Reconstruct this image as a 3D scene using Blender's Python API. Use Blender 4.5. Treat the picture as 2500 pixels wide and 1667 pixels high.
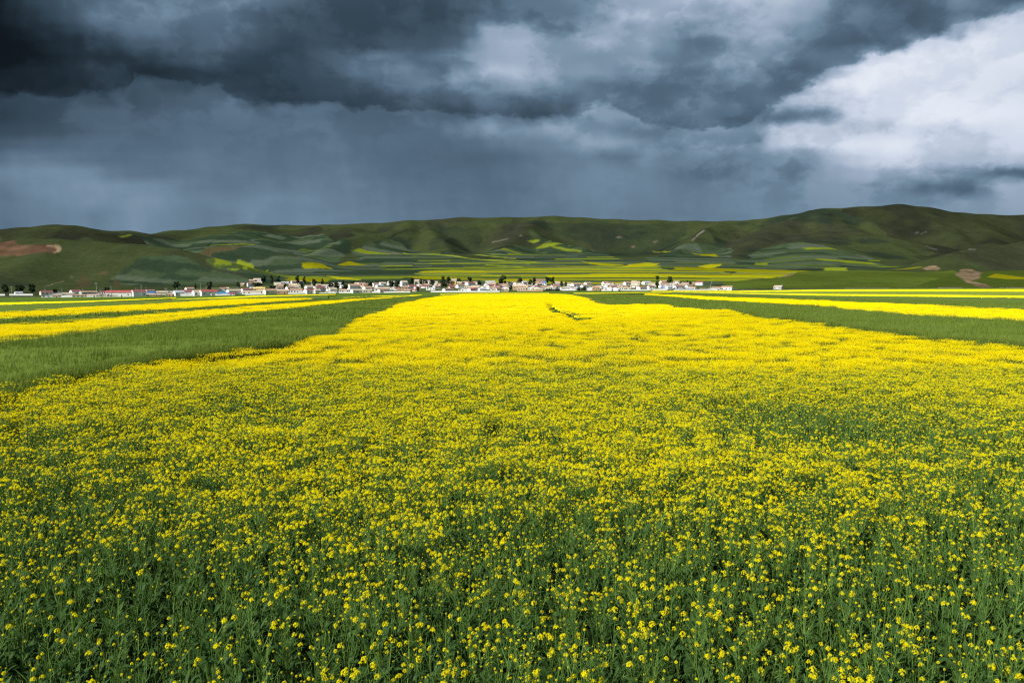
import bpy, math, random
import numpy as np
from mathutils import Vector, Matrix

random.seed(7)
rng = np.random.default_rng(11)
for o in list(bpy.data.objects):
    bpy.data.objects.remove(o)
scene = bpy.context.scene
COL = scene.collection

# ------------------------------------------------------------------ camera
F = 1944.0                      # focal length in photo pixels (28 mm on 36 mm, 2500 px wide)
HZ = 695.0                      # photo row of the true horizon
PITCH = math.atan((833.5 - HZ) / F)
CP, SP = math.cos(PITCH), math.sin(PITCH)
cam_d = bpy.data.cameras.new('camera')
cam_d.sensor_width = 36.0
cam_d.lens = 28.0
cam_d.clip_start = 0.1
cam_d.clip_end = 20000
cam = bpy.data.objects.new('camera', cam_d)
COL.objects.link(cam)
cam.location = (0, 0, 0)
cam.rotation_euler = (math.radians(90) - PITCH, 0, 0)
scene.camera = cam

# ------------------------------------------------------------------ render / exposure
scene.view_settings.view_transform = 'Standard'
scene.view_settings.look = 'None'
scene.view_settings.exposure = 0.5
scene.view_settings.gamma = 1.0
scene.render.engine = 'CYCLES'
scene.cycles.use_denoising = False
scene.cycles.max_bounces = 6
scene.cycles.diffuse_bounces = 3
scene.cycles.transmission_bounces = 3
scene.cycles.transparent_max_bounces = 4
scene.cycles.caustics_reflective = False
scene.cycles.caustics_refractive = False
scene.cycles.filter_width = 1.3
scene.cycles.sample_clamp_indirect = 4.0

# ------------------------------------------------------------------ sun
SUN_AZ = math.radians(-128)     # where the sun stands, clockwise from +Y: behind the camera, to its left
SUN_EL = math.radians(37)
sd = bpy.data.lights.new('sun', 'SUN')
sd.energy = 5.0
sd.angle = math.radians(3)
sd.color = (1.0, 0.965, 0.90)
sun = bpy.data.objects.new('sun', sd)
COL.objects.link(sun)
sun_dir = Vector((math.sin(SUN_AZ) * math.cos(SUN_EL), math.cos(SUN_AZ) * math.cos(SUN_EL), math.sin(SUN_EL)))
sun.rotation_euler = sun_dir.to_track_quat('Z', 'Y').to_euler()
sun.location = (-60, -80, 120)


def lin(c):
    return tuple(((v / 255) / 12.92 if v / 255 <= 0.04045 else ((v / 255 + 0.055) / 1.055) ** 2.4) for v in c)


# pixel <-> direction (world directions; camera at the origin)
def T(y):                       # z / Y of photo row y
    v = (833.5 - np.asarray(y, float)) / F
    return (v * CP - SP) / (CP + v * SP)


def S(x, y):                    # X / Y of photo column x at row y
    v = (833.5 - np.asarray(y, float)) / F
    return ((np.asarray(x, float) - 1250) / F) / (CP + v * SP)


def project(X, Y, Z):
    d = Y * CP - Z * SP
    return 1250 + F * X / d, 833.5 - F * (Y * SP + Z * CP) / d


# ------------------------------------------------------------------ sky (world)
class NG:
    """tiny helper to write node graphs"""
    def __init__(self, tree):
        self.t = tree

    def n(self, typ, **kw):
        nd = self.t.nodes.new(typ)
        for k, v in kw.items():
            setattr(nd, k, v)
        return nd

    def link(self, a, b):
        self.t.links.new(a, b)

    def put(self, sock, v):
        if hasattr(v, 'is_output'):
            self.link(v, sock)
        else:
            sock.default_value = v

    def m(self, op, a, b=None, c=None, clamp=False):
        nd = self.n('ShaderNodeMath', operation=op, use_clamp=clamp)
        self.put(nd.inputs[0], a)
        if b is not None:
            self.put(nd.inputs[1], b)
        if c is not None:
            self.put(nd.inputs[2], c)
        return nd.outputs[0]

    def v(self, op, a, b=None, scale=None):
        nd = self.n('ShaderNodeVectorMath', operation=op)
        self.put(nd.inputs[0], a)
        if b is not None:
            self.put(nd.inputs[1], b)
        if scale is not None:
            self.put(nd.inputs['Scale'], scale)
        return nd.outputs['Value'] if op in ('DOT_PRODUCT', 'LENGTH', 'DISTANCE') else nd.outputs[0]

    def noise(self, vec, scale, detail=5, rough=0.55, out='Fac', lac=2.0, dist=0.0):
        nd = self.n('ShaderNodeTexNoise')
        if vec is not None:
            self.link(vec, nd.inputs['Vector'])
        nd.inputs['Scale'].default_value = scale
        nd.inputs['Detail'].default_value = detail
        nd.inputs['Roughness'].default_value = rough
        nd.inputs['Lacunarity'].default_value = lac
        nd.inputs['Distortion'].default_value = dist
        return nd.outputs[out]

    def ramp(self, fac, stops, interp='LINEAR'):
        nd = self.n('ShaderNodeValToRGB')
        cr = nd.color_ramp
        cr.interpolation = interp
        while len(cr.elements) > 1:
            cr.elements.remove(cr.elements[-1])
        cr.elements[0].position = stops[0][0]
        cr.elements[0].color = (*stops[0][1], 1)
        for p, c in stops[1:]:
            e = cr.elements.new(p)
            e.color = (*c, 1)
        self.put(nd.inputs[0], fac)
        return nd.outputs[0]

    def mapr(self, v, a, b, c=0.0, d=1.0, smooth=False):
        nd = self.n('ShaderNodeMapRange')
        if smooth:
            nd.interpolation_type = 'SMOOTHSTEP'
        self.put(nd.inputs['Value'], v)
        nd.inputs['From Min'].default_value = a
        nd.inputs['From Max'].default_value = b
        nd.inputs['To Min'].default_value = c
        nd.inputs['To Max'].default_value = d
        return nd.outputs['Result']

    def mix(self, f, a, b, mode='MIX'):
        nd = self.n('ShaderNodeMix', data_type='RGBA', blend_type=mode)
        self.put(nd.inputs[0], f)
        self.put(nd.inputs[6], a if hasattr(a, 'is_output') else (*a, 1))
        self.put(nd.inputs[7], b if hasattr(b, 'is_output') else (*b, 1))
        return nd.outputs[2]


# brightness of the cloud deck, row by row: (column, 0..255) traced from the photograph
SKY_ROWS = {
    0: '0:18 40:28 70:45 150:72 250:98 330:118 400:115 470:108 540:122 600:122 640:95 720:85 800:75 900:72 1000:70 1080:75 1150:88 1250:95 1350:100 1430:118 1500:160 1580:172 1660:185 1700:175 1800:170 1900:168 1980:145 2030:112 2100:100 2190:95 2250:110 2300:125 2360:105 2420:95 2500:80',
    35: '0:15 70:30 110:52 190:78 260:104 350:122 420:120 500:112 560:118 610:98 680:80 760:72 840:68 900:68 1000:66 1100:70 1170:84 1220:100 1250:108 1330:98 1400:100 1450:125 1520:165 1560:180 1620:170 1670:160 1700:155 1800:160 1900:155 1960:130 2020:108 2080:110 2150:100 2220:92 2280:108 2350:120 2410:150 2470:170 2500:190',
    70: '0:14 70:22 130:35 200:66 260:84 340:100 400:104 460:100 540:110 580:100 640:88 700:78 760:66 840:68 900:66 1000:66 1100:66 1150:84 1190:125 1215:160 1250:150 1285:164 1300:140 1330:115 1400:115 1450:140 1520:150 1580:165 1650:140 1670:125 1730:135 1800:160 1860:150 1920:125 1990:115 2060:105 2130:98 2200:98 2270:110 2320:150 2380:195 2440:205 2500:205',
    105: '0:14 100:22 170:36 240:56 290:62 350:80 410:84 470:92 530:108 580:92 640:85 690:72 760:66 850:64 930:72 1000:72 1080:70 1130:90 1170:130 1210:150 1250:158 1290:158 1330:152 1400:152 1460:165 1500:150 1580:165 1650:125 1670:112 1740:115 1800:140 1850:160 1900:150 1950:112 2000:105 2060:100 2110:105 2170:125 2210:180 2280:215 2360:218 2500:210',
    140: '0:18 100:24 200:36 260:46 310:50 370:62 430:76 480:86 530:84 590:70 660:64 760:62 810:80 850:82 920:110 960:105 1010:85 1060:95 1120:125 1160:140 1210:152 1260:156 1300:154 1360:152 1430:150 1500:150 1560:155 1620:130 1670:120 1720:140 1780:150 1830:140 1860:165 1910:125 1960:115 2000:145 2050:120 2090:150 2130:205 2200:222 2300:218 2400:212 2500:208',
    175: '0:30 100:38 200:50 270:64 320:70 345:52 400:50 450:60 500:68 560:62 660:64 760:62 840:84 920:125 980:120 1040:100 1080:100 1115:150 1180:165 1230:175 1300:160 1360:155 1440:160 1500:150 1570:130 1640:112 1670:115 1740:115 1800:135 1850:118 1900:105 1960:112 2010:135 2050:195 2120:222 2220:222 2320:214 2420:205 2500:200',
    210: '0:34 80:36 170:44 250:58 320:72 350:78 400:80 450:66 500:70 530:86 580:78 640:66 720:60 840:72 920:105 1000:112 1080:120 1130:135 1200:135 1280:145 1350:155 1420:135 1500:115 1580:105 1670:110 1740:110 1800:118 1860:125 1910:108 1960:140 2000:205 2070:222 2170:220 2280:212 2400:205 2500:198',
    245: '0:48 70:62 160:66 250:62 300:60 330:74 400:84 500:92 600:94 640:78 700:62 760:64 840:72 950:88 1050:98 1120:110 1200:108 1280:105 1360:112 1420:122 1440:150 1480:135 1540:110 1620:110 1670:130 1720:112 1780:108 1850:130 1900:160 1950:190 2000:180 2060:185 2120:215 2180:218 2260:226 2340:215 2420:215 2500:205',
    280: '0:52 100:64 200:76 300:80 400:88 500:92 600:96 660:90 740:90 840:88 950:88 1050:90 1150:85 1210:98 1270:90 1340:90 1420:105 1450:140 1500:150 1560:125 1640:135 1670:125 1720:105 1800:105 1880:105 1950:118 2010:125 2060:185 2120:218 2200:222 2300:222 2400:218 2500:210',
    315: '0:66 100:72 200:80 300:88 450:92 600:95 840:98 900:92 1000:95 1080:96 1150:112 1220:135 1270:115 1310:140 1370:142 1420:130 1480:130 1540:115 1620:110 1670:128 1700:135 1780:140 1830:118 1880:165 1950:200 2010:195 2060:170 2120:185 2200:195 2300:195 2400:195 2500:205',
    350: '0:80 100:92 200:94 350:98 500:98 650:100 840:104 900:95 1000:95 1080:92 1140:92 1220:108 1300:115 1380:125 1440:145 1500:158 1540:135 1600:125 1670:118 1700:125 1780:130 1840:118 1890:165 1960:195 2010:200 2060:205 2120:205 2170:215 2250:198 2330:205 2420:192 2500:195',
    385: '0:95 80:112 150:108 220:102 350:104 500:106 650:104 840:106 900:98 1000:92 1100:92 1180:86 1260:98 1340:112 1420:118 1480:110 1540:112 1580:125 1640:112 1700:115 1780:112 1850:110 1920:125 1980:125 2030:160 2100:180 2180:190 2260:190 2340:185 2420:175 2500:160',
    420: '0:115 100:125 180:128 240:125 300:112 400:106 550:108 700:106 840:110 880:104 980:96 1100:95 1200:98 1300:106 1400:118 1500:122 1580:122 1640:110 1680:98 1740:102 1800:112 1870:120 1930:115 2000:130 2070:150 2140:155 2220:158 2290:140 2360:112 2430:92 2500:84',
    455: '0:108 100:122 200:132 270:138 340:130 420:122 500:112 600:110 750:112 880:112 980:102 1100:98 1200:100 1300:106 1400:118 1500:124 1580:122 1670:112 1800:118 1900:125 2000:130 2080:132 2150:130 2220:112 2290:92 2370:96 2410:150 2430:156 2500:146',
    490: '0:104 80:112 150:126 250:132 340:132 420:128 500:118 600:118 720:122 880:115 1000:104 1100:102 1200:104 1300:108 1400:116 1500:120 1600:118 1700:112 1800:118 1900:122 2000:128 2100:130 2200:128 2280:125 2340:145 2400:140 2450:150 2500:145',
    525: '0:102 80:110 200:122 230:114 330:130 430:124 540:112 600:122 720:122 840:118 1000:110 1100:104 1300:108 1500:116 1700:112 1800:120 1900:125 2100:130 2300:135 2500:145',
}


def build_world():
    w = bpy.data.worlds.new('World')
    scene.world = w
    w.use_nodes = True
    t = w.node_tree
    t.nodes.clear()
    g = NG(t)
    tc = g.n('ShaderNodeTexCoord')
    d = g.v('NORMALIZE', tc.outputs['Generated'])
    sq = g.v('MULTIPLY', d, (1.0, 1.0, 1.6))
    sep = g.n('ShaderNodeSeparateXYZ')
    g.link(d, sep.inputs[0])
    dx, dy, dz = sep.outputs
    # turbulence that tears the edges of the deck
    nz = g.n('ShaderNodeSeparateXYZ')
    g.link(g.v('SUBTRACT', g.noise(sq, 9.0, 7, 0.58, 'Color'), (0.5, 0.5, 0.5)), nz.inputs[0])
    yy = g.m('MAXIMUM', dy, 0.25)
    cs = g.m('DIVIDE', dx, yy)                                   # sideways slope of the line of sight
    ct = g.m('DIVIDE', dz, yy)                                   # upward slope
    # rain curtains hang smooth under the left and middle of the deck
    torn = g.mapr(g.m('ADD', ct, g.mapr(cs, 0.0, 0.4, 0.0, 0.09, True)), 0.15, 0.24, 0.22, 1.0, True)
    nf = g.n('ShaderNodeSeparateXYZ')
    g.link(g.v('SUBTRACT', g.noise(sq, 34.0, 5, 0.6, 'Color'), (0.5, 0.5, 0.5)), nf.inputs[0])
    cs2 = g.m('MULTIPLY_ADD', g.m('MULTIPLY', nz.outputs[0], torn), 70.0 / F, cs)
    ct2 = g.m('MULTIPLY_ADD', g.m('MULTIPLY', nz.outputs[1], torn), 50.0 / F, ct)
    cs2 = g.m('MULTIPLY_ADD', g.m('MULTIPLY', nf.outputs[0], torn), 46.0 / F, cs2)
    ct2 = g.m('MULTIPLY_ADD', g.m('MULTIPLY', nf.outputs[1], torn), 36.0 / F, ct2)
    rows = sorted(SKY_ROWS)
    NX = 31
    half = {}
    edges = {'l': (-120, 1250), 'r': (1250, 2620)}
    prof = {}
    for ry in rows:
        pr = np.array([[float(q) for q in p.split(':')] for p in SKY_ROWS[ry].split()])
        for sd_, (a, b) in edges.items():
            prof[ry, sd_] = np.interp(np.linspace(a, b, NX), pr[:, 0], pr[:, 1]) / 255
    uL = g.mapr(cs2, (-120 - 1250) / F, 0.0)
    uR = g.mapr(cs2, 0.0, (2620 - 1250) / F)
    isr = g.m('GREATER_THAN', cs2, 0.0)
    rr = g.m('DIVIDE', g.m('SUBTRACT', float(T(0)), ct2), float((T(0) - T(525)) / 15))
    rr = g.m('MINIMUM', g.m('MAXIMUM', rr, 0.0), 15.0)
    acc = None
    for k in range(0, len(rows), 3):
        tri = rows[k:k + 3]
        outs = []
        for sd_, u in (('l', uL), ('r', uR)):
            stops = [(i / (NX - 1), tuple(float(prof[ry, sd_][i]) for ry in tri) + (0.0,) * (3 - len(tri))) for i in range(NX)]
            outs.append(g.ramp(u, stops, 'EASE'))
        mx = g.mix(isr, outs[0], outs[1])
        sp = g.n('ShaderNodeSeparateColor')
        g.link(mx, sp.inputs[0])
        for j, ry in enumerate(tri):
            hat = g.m('SUBTRACT', 1.0, g.m('ABSOLUTE', g.m('SUBTRACT', rr, float(k + j))), clamp=True)
            hat = g.mapr(hat, 0.0, 1.0, 0.0, 1.0, True)
            acc = g.m('MULTIPLY', sp.outputs[j], hat) if acc is None else g.m('MULTIPLY_ADD', sp.outputs[j], hat, acc)
    # firm, ragged lower edge of the dark shelf (where it ends, how strong it is)
    shelf = [(-120, 225, 1.0), (0, 226, 1.0), (120, 232, 1.0), (230, 238, 1.0), (325, 232, 0.9), (345, 188, 1.0), (430, 200, 1.0), (510, 208, 1.0), (560, 215, 0.9), (600, 240, 1.0), (660, 262, 1.0), (800, 266, 1.0),
             (960, 272, 0.9), (1080, 280, 0.9), (1190, 284, 0.8), (1290, 296, 0.9), (1380, 290, 0.8), (1450, 258, 0.7), (1500, 262, 0.6), (1580, 300, 0.8), (1680, 312, 0.8), (1780, 306, 0.8), (1840, 270, 0.7), (1900, 236, 0.9),
             (1970, 200, 0.8), (2050, 162, 0.75), (2130, 132, 0.75), (2210, 102, 0.75), (2320, 66, 0.7), (2420, 46, 1.0), (2500, 30, 0.8), (2620, 10, 0.5)]
    sh = g.n('ShaderNodeSeparateColor')
    g.link(g.ramp(g.mapr(cs2, (-120 - 1250) / F, (2620 - 1250) / F), [((x + 120) / 2740, (y / 400, k / 2, 0.0)) for x, y, k in shelf]), sh.inputs[0])
    frag = g.m('MULTIPLY_ADD', nf.outputs[2], 0.16, g.m('MULTIPLY', nz.outputs[2], 0.10))
    below = g.m('ADD', frag, g.m('SUBTRACT', g.m('MULTIPLY', rr, 35.0 / 400), sh.outputs[0]))          # > 0 under the edge
    inside = g.mapr(below, 0.012, -0.03, 0.0, 1.0, True)
    fade = g.m('EXPONENT', g.m('MULTIPLY', g.m('MINIMUM', below, 0.0), 5.5))
    dark = g.m('MULTIPLY', g.m('MULTIPLY', inside, fade), g.m('MULTIPLY', sh.outputs[1], 0.50))
    under = g.m('MULTIPLY', g.m('SUBTRACT', 1.0, inside), g.m('EXPONENT', g.m('MULTIPLY', g.m('MAXIMUM', below, 0.0), -9.0)))
    acc = g.m('MULTIPLY', acc, g.m('ADD', g.m('SUBTRACT', 1.0, dark), g.m('MULTIPLY', under, 0.09)))
    # rain shafts
    sv = g.n('ShaderNodeCombineXYZ')
    g.link(g.m('MULTIPLY_ADD', ct, 5.0, g.m('MULTIPLY', cs, 26.0)), sv.inputs[0])
    g.link(g.m('MULTIPLY', ct, 3.0), sv.inputs[1])
    acc = g.m('MULTIPLY_ADD', g.m('SUBTRACT', g.noise(sv.outputs[0], 1.0, 4, 0.55), 0.5), g.m('MULTIPLY', g.m('SUBTRACT', 1.0, torn), 0.07), acc)
    # fine billows with firm rims
    bil = g.noise(g.v('ADD', sq, g.v('SCALE', nf.inputs[0].links[0].from_socket, scale=0.03)), 15.0, 7, 0.55)
    rim = g.mapr(bil, 0.42, 0.60, -0.5, 0.5, True)
    # all around, the same broken deck: large and small billows
    big = g.noise(sq, 2.1, 6, 0.55, dist=0.8)
    gen = g.m('ADD', g.mapr(big, 0.30, 0.70, 0.24, 0.80, True), g.m('MULTIPLY', rim, 0.10))
    vis = g.m('MULTIPLY', g.mapr(dy, 0.55, 0.74, 0, 1, True), g.mapr(ct, 0.38, 0.50, 1, 0, True))
    lit = g.mapr(acc, 0.10, 0.5, 0.25, 1.0)
    L = g.m('MULTIPLY_ADD', rim, g.m('MULTIPLY', g.m('MULTIPLY', torn, lit), 0.095), g.m('ADD', acc, 0.022))
    mixL = g.n('ShaderNodeMix', data_type='FLOAT')
    g.link(vis, mixL.inputs[0])
    g.link(gen, mixL.inputs[2])
    g.link(L, mixL.inputs[3])
    L = mixL.outputs[0]
    stops = [(0.0, (8, 11, 14)), (0.10, (19, 27, 34)), (0.20, (39, 53, 64)), (0.30, (61, 80, 96)), (0.42, (88, 110, 130)),
             (0.52, (113, 138, 159)), (0.65, (152, 170, 192)), (0.80, (200, 210, 227)), (0.92, (228, 233, 242)), (1.0, (241, 244, 249))]
    ccol = g.ramp(L, [(p, lin(c)) for p, c in stops])
    sky = g.n('ShaderNodeTexSky', sky_type='NISHITA')
    sky.sun_disc = False
    sky.sun_elevation = SUN_EL
    sky.sun_rotation = SUN_AZ
    sky.altitude = 3000
    cover = g.mapr(L, 0.75, 1.0, 1.0, 0.9)
    cl10 = g.n('ShaderNodeVectorMath', operation='SCALE')
    g.link(ccol, cl10.inputs[0])
    cl10.inputs['Scale'].default_value = 10.0 / (2 ** scene.view_settings.exposure)
    col = g.mix(cover, sky.outputs[0], cl10.outputs[0])
    bg = g.n('ShaderNodeBackground')
    g.link(col, bg.inputs[0])
    bg.inputs[1].default_value = 0.1
    out = g.n('ShaderNodeOutputWorld')
    g.link(bg.outputs[0], out.inputs[0])
    w.cycles.sampling_method = 'MANUAL'
    w.cycles.sample_map_resolution = 512


build_world()

# ------------------------------------------------------------------ numpy noise
_perm = np.random.default_rng(3).random((256, 256))


def vnoise(x, y):
    xi = np.floor(x).astype(np.int64)
    yi = np.floor(y).astype(np.int64)
    fx = x - xi
    fy = y - yi
    fx = fx * fx * fx * (fx * (fx * 6 - 15) + 10)
    fy = fy * fy * fy * (fy * (fy * 6 - 15) + 10)
    a = _perm[xi & 255, yi & 255]
    b = _perm[(xi + 1) & 255, yi & 255]
    c = _perm[xi & 255, (yi + 1) & 255]
    e = _perm[(xi + 1) & 255, (yi + 1) & 255]
    return (a * (1 - fx) + b * fx) * (1 - fy) + (c * (1 - fx) + e * fx) * fy


def fbm(x, y, oct=4, rough=0.5):
    s = 0.0
    amp = 1.0
    tot = 0.0
    for i in range(oct):
        s = s + amp * (vnoise(x * 2 ** i + 17.3 * i, y * 2 ** i - 9.1 * i) - 0.5)
        tot += amp * 0.5
        amp *= rough
    return s / tot


def sstep(a, b, x):
    t = np.clip((x - a) / (b - a), 0, 1)
    return t * t * (3 - 2 * t)


# ------------------------------------------------------------------ terrain height (camera eye = 0)
K = 1.4
FRONT_X = [-800, 0, 400, 600, 800, 1000, 1250, 1500, 1800, 2000, 2500, 3300]
FRONT_PY = [732, 728, 724, 721, 716.5, 714.5, 713, 710.5, 709, 706, 704, 702]
FRONT_Y = [760, 790, 830, 850, 870, 880, 880, 890, 920, 960, 1040, 1100]
FRONT_S = [float(S(x, y)) for x, y in zip(FRONT_X, FRONT_PY)]
FRONT_Z = [float(T(y)) * Y for y, Y in zip(FRONT_PY, FRONT_Y)]


def pt3(x, y, Y):
    return (float(S(x, y)) * Y, Y, float(T(y)) * Y)


RIDGES = [  # (slope, rounding, [(photo column, row, metres away)])
    (0.50, 70, [(-700, 585, 2700), (-300, 572, 2700), (0, 563, 2700), (60, 557, 2700), (130, 550, 2700), (185, 553, 2700), (225, 563, 2700), (262, 567, 2750), (310, 565, 2800), (362, 571, 2900)]),
    (0.54, 90, [(362, 572, 3000), (430, 564, 3250), (520, 556, 3450), (600, 549, 3550), (700, 551, 3600), (800, 550, 3600), (900, 547, 3600), (1000, 540, 3600), (1130, 532, 3650), (1230, 532, 3650), (1350, 529, 3650), (1420, 533, 3650), (1500, 537, 3650), (1600, 539, 3600), (1700, 541, 3550), (1780, 541, 3500), (1850, 537, 3450), (1920, 527, 3400), (2010, 511, 3350), (2100, 507, 3300), (2190, 501, 3300), (2250, 507, 3300), (2330, 521, 3300), (2400, 525, 3300), (2500, 526, 3300), (2800, 530, 3300), (3300, 540, 3300)]),
    (0.50, 18, [(1000, 541, 3550), (995, 557, 3350), (890, 575, 3150), (836, 588, 3000), (790, 612, 2750), (740, 640, 2350)]),
    (0.54, 18, [(1040, 542, 3550), (1050, 560, 3350), (1075, 585, 3100), (1110, 618, 2800)]),
    (0.50, 20, [(1320, 531, 3600), (1285, 552, 3350), (1330, 580, 3150), (1414, 604, 2950), (1490, 634, 2650)]),
    (0.50, 22, [(1285, 552, 3350), (1240, 590, 3000), (1200, 630, 2600)]),
    (0.50, 22, [(1765, 541, 3450), (1720, 562, 3200), (1686, 588, 3000), (1648, 616, 2800)]),
    (0.46, 30, [(1985, 513, 3300), (2010, 528, 3150), (2070, 555, 2950), (2160, 592, 2700), (2260, 634, 2400)]),
    (0.48, 26, [(1960, 522, 3250), (1900, 545, 3100), (1850, 580, 2850), (1800, 625, 2450)]),
    (0.22, 90, [(2010, 560, 2900), (1960, 588, 2700), (1960, 620, 2400), (1980, 655, 1950)]),
    (0.24, 120, [(600, 550, 3520), (585, 575, 3100), (560, 600, 2700), (520, 628, 2250)]),
    (0.30, 90, [(860, 549, 3560), (850, 562, 3350)]),
    (0.50, 22, [(2200, 503, 3280), (2300, 550, 3000), (2360, 590, 2750)]),
    (0.48, 30, [(2360, 523, 3250), (2400, 560, 2950), (2430, 585, 2700)]),
    (0.38, 40, [(3000, 545, 2300), (2700, 566, 2250), (2500, 590, 2150), (2400, 602, 2100), (2330, 622, 2000), (2275, 648, 1850)]),
    (0.34, 40, [(-800, 620, 1450), (-300, 606, 1400), (0, 597, 1400), (90, 591, 1400), (220, 593, 1400), (350, 602, 1390), (430, 613, 1360), (500, 638, 1310), (570, 668, 1240), (620, 684, 1190)]),
    (0.42, 18, [(140, 592, 1390), (105, 622, 1270), (40, 660, 1150), (-60, 700, 1020)]),
    (0.34, 40, [(400, 632, 1800), (540, 613, 1880), (596, 601, 1930), (640, 605, 1930), (700, 621, 1880), (760, 650, 1760)]),
]
SEGS = []
for sl, rd, pl in RIDGES:
    P3 = [pt3(*q) for q in pl]
    for a, b in zip(P3[:-1], P3[1:]):
        SEGS.append((sl, rd, a, b))

N_SKY = len(RIDGES[0][2]) + len(RIDGES[1][2]) - 2


def near_profile(X, Y):
    yc = np.clip(55 + 1.15 * X, 27, 95)
    wd = 24 + np.clip(X, 0, 60) * 2.5 + np.clip(-X - 8, 0, 25) * 3.0
    z = -4.0 - 2.05 * sstep(0, 1, (Y - yc) / wd)
    z = z - 1.05 * sstep(80, 330, Y)
    z = z + 0.16 * fbm(X / 14 + 5, Y / 14, 3) * sstep(4, 25, Y) * (1 - sstep(150, 400, Y))
    z = z + 0.5 * fbm(X / 60 + 1.5, Y / 60 + 8, 2) * sstep(60, 120, Y) * (1 - sstep(500, 700, Y))
    return z


def ground(X, Y, hills=True):
    X = np.asarray(X, float)
    Y = np.asarray(Y, float)
    s = X / np.maximum(Y, 60.0)
    yf = np.interp(s, FRONT_S, FRONT_Y)
    zf = np.interp(s, FRONT_S, FRONT_Z)
    w = sstep(150, 1, Y) if False else sstep(0, 1, (Y - 150) / (yf - 150))
    zn = near_profile(X, Y)
    z = zn * (1 - w) + zf * w
    back = np.maximum(Y - yf, 0)
    z = z + 0.046 * back + 26 * sstep(900, 1750, back) * sstep(-0.42, -0.15, s) * sstep(0.42, 0.25, s)
    if hills and Y.max() > 900:
        far = Y > 900
        Xf, Yf_, zb = X[far], Y[far], z[far]
        best = np.full(Xf.shape, -1e3)
        k = 5.0
        acc = np.zeros(Xf.shape)
        zs = []
        wob = 30 * fbm(Xf / 330, Yf_ / 330, 3)
        wob2 = 30 * fbm(Xf / 330 + 40, Yf_ / 330 - 13, 3)
        Xw, Yw = Xf + wob, Yf_ + wob2
        acc = np.ones(Xf.shape)
        dmin = np.full(Xf.shape, 1e9)
        for q, (sl, rd, a, b) in enumerate(SEGS):
            dx, dy = b[0] - a[0], b[1] - a[1]
            L2 = dx * dx + dy * dy
            tt = np.clip(((Xw - a[0]) * dx + (Yw - a[1]) * dy) / L2, 0, 1)
            px, py = a[0] + tt * dx, a[1] + tt * dy
            dist = np.hypot(Xf - px, Yf_ - py)
            if q < N_SKY:
                dmin = np.minimum(dmin, dist)
            cz = a[2] + tt * (b[2] - a[2])
            hz = cz + sl * rd - sl * np.sqrt(dist * dist + rd * rd)
            acc += np.exp(np.clip((hz - zb) / k, -50, 60))
        hz = zb + k * np.log(acc) - 0.0
        up = sstep(14, 60, hz - zb) * (0.12 + 0.88 * sstep(40, 330, dmin))
        hz = hz + up * (6.0 * fbm(Xf / 230, Yf_ / 300, 4) - 12.0 * np.abs(fbm(Xf / 170 + 3, Yf_ / 520, 3)) + 1.2 * fbm(Xf / 35, Yf_ / 60, 3))
        z = z.copy()
        z[far] = hz
    return z


def hit(px, py, h=0.0, ymin=4.0, ymax=1500.0, n=700, hills=True):
    """where the line of sight through photo pixels meets the ground raised by h (first crossing)"""
    px = np.atleast_1d(np.asarray(px, float))
    py = np.atleast_1d(np.asarray(py, float))
    ys = np.geomspace(ymin, ymax, n)
    s = S(px, py)[:, None]
    t = T(py)[:, None]
    Yg = np.broadcast_to(ys[None, :], (len(px), n)).ravel()
    Xg = (s * ys[None, :]).ravel()
    gz = ground(Xg, Yg, hills).reshape(len(px), n) + h
    diff = gz - t * ys[None, :]
    ok = diff >= 0
    i = np.where(ok.any(1), ok.argmax(1), n - 1)
    i = np.maximum(i, 1)
    r = np.arange(len(px))
    d0, d1 = diff[r, i - 1], diff[r, i]
    f = np.clip(np.where(np.abs(d1 - d0) > 1e-9, -d0 / (d1 - d0), 0), 0, 1)
    Y = ys[i - 1] + f * (ys[i] - ys[i - 1])
    return np.stack([S(px, py) * Y, Y], 1)


def in_poly(X, Y, poly):
    poly = np.asarray(poly)
    x0, y0 = poly[:, 0], poly[:, 1]
    x1, y1 = np.roll(x0, -1), np.roll(y0, -1)
    ins = np.zeros(X.shape, bool)
    for a, b, c, d in zip(x0, y0, x1, y1):
        if b == d:
            continue
        cond = ((b > Y) != (d > Y)) & (X < (c - a) * (Y - b) / (d - b) + a)
        ins ^= cond
    return ins


# ------------------------------------------------------------------ mesh helpers
def mesh_np(name, verts, faces, mats=None, midx=None, smooth=False):
    me = bpy.data.meshes.new(name)
    verts = np.asarray(verts, np.float32)
    faces = np.asarray(faces, np.int32)
    nv, nf, k = len(verts), len(faces), faces.shape[1]
    me.vertices.add(nv)
    me.vertices.foreach_set('co', verts.ravel())
    me.loops.add(nf * k)
    me.loops.foreach_set('vertex_index', faces.ravel())
    me.polygons.add(nf)
    me.polygons.foreach_set('loop_start', np.arange(0, nf * k, k, dtype=np.int32))
    me.polygons.foreach_set('loop_total', np.full(nf, k, np.int32))
    if midx is not None:
        me.polygons.foreach_set('material_index', np.asarray(midx, np.int32))
    if smooth:
        me.polygons.foreach_set('use_smooth', np.ones(nf, bool))
    me.update(calc_edges=True)
    for m in (mats or []):
        me.materials.append(m)
    return me


def add(name, me, parent=None, **props):
    o = bpy.data.objects.new(name, me)
    COL.objects.link(o)
    if parent is not None:
        o.parent = parent
    for k_, v in props.items():
        o[k_] = v
    return o


def grid_faces(nr, nc):
    i = np.arange(nr - 1)[:, None] * nc + np.arange(nc - 1)[None, :]
    i = i.ravel()
    return np.stack([i, i + 1, i + nc + 1, i + nc], 1)


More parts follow.
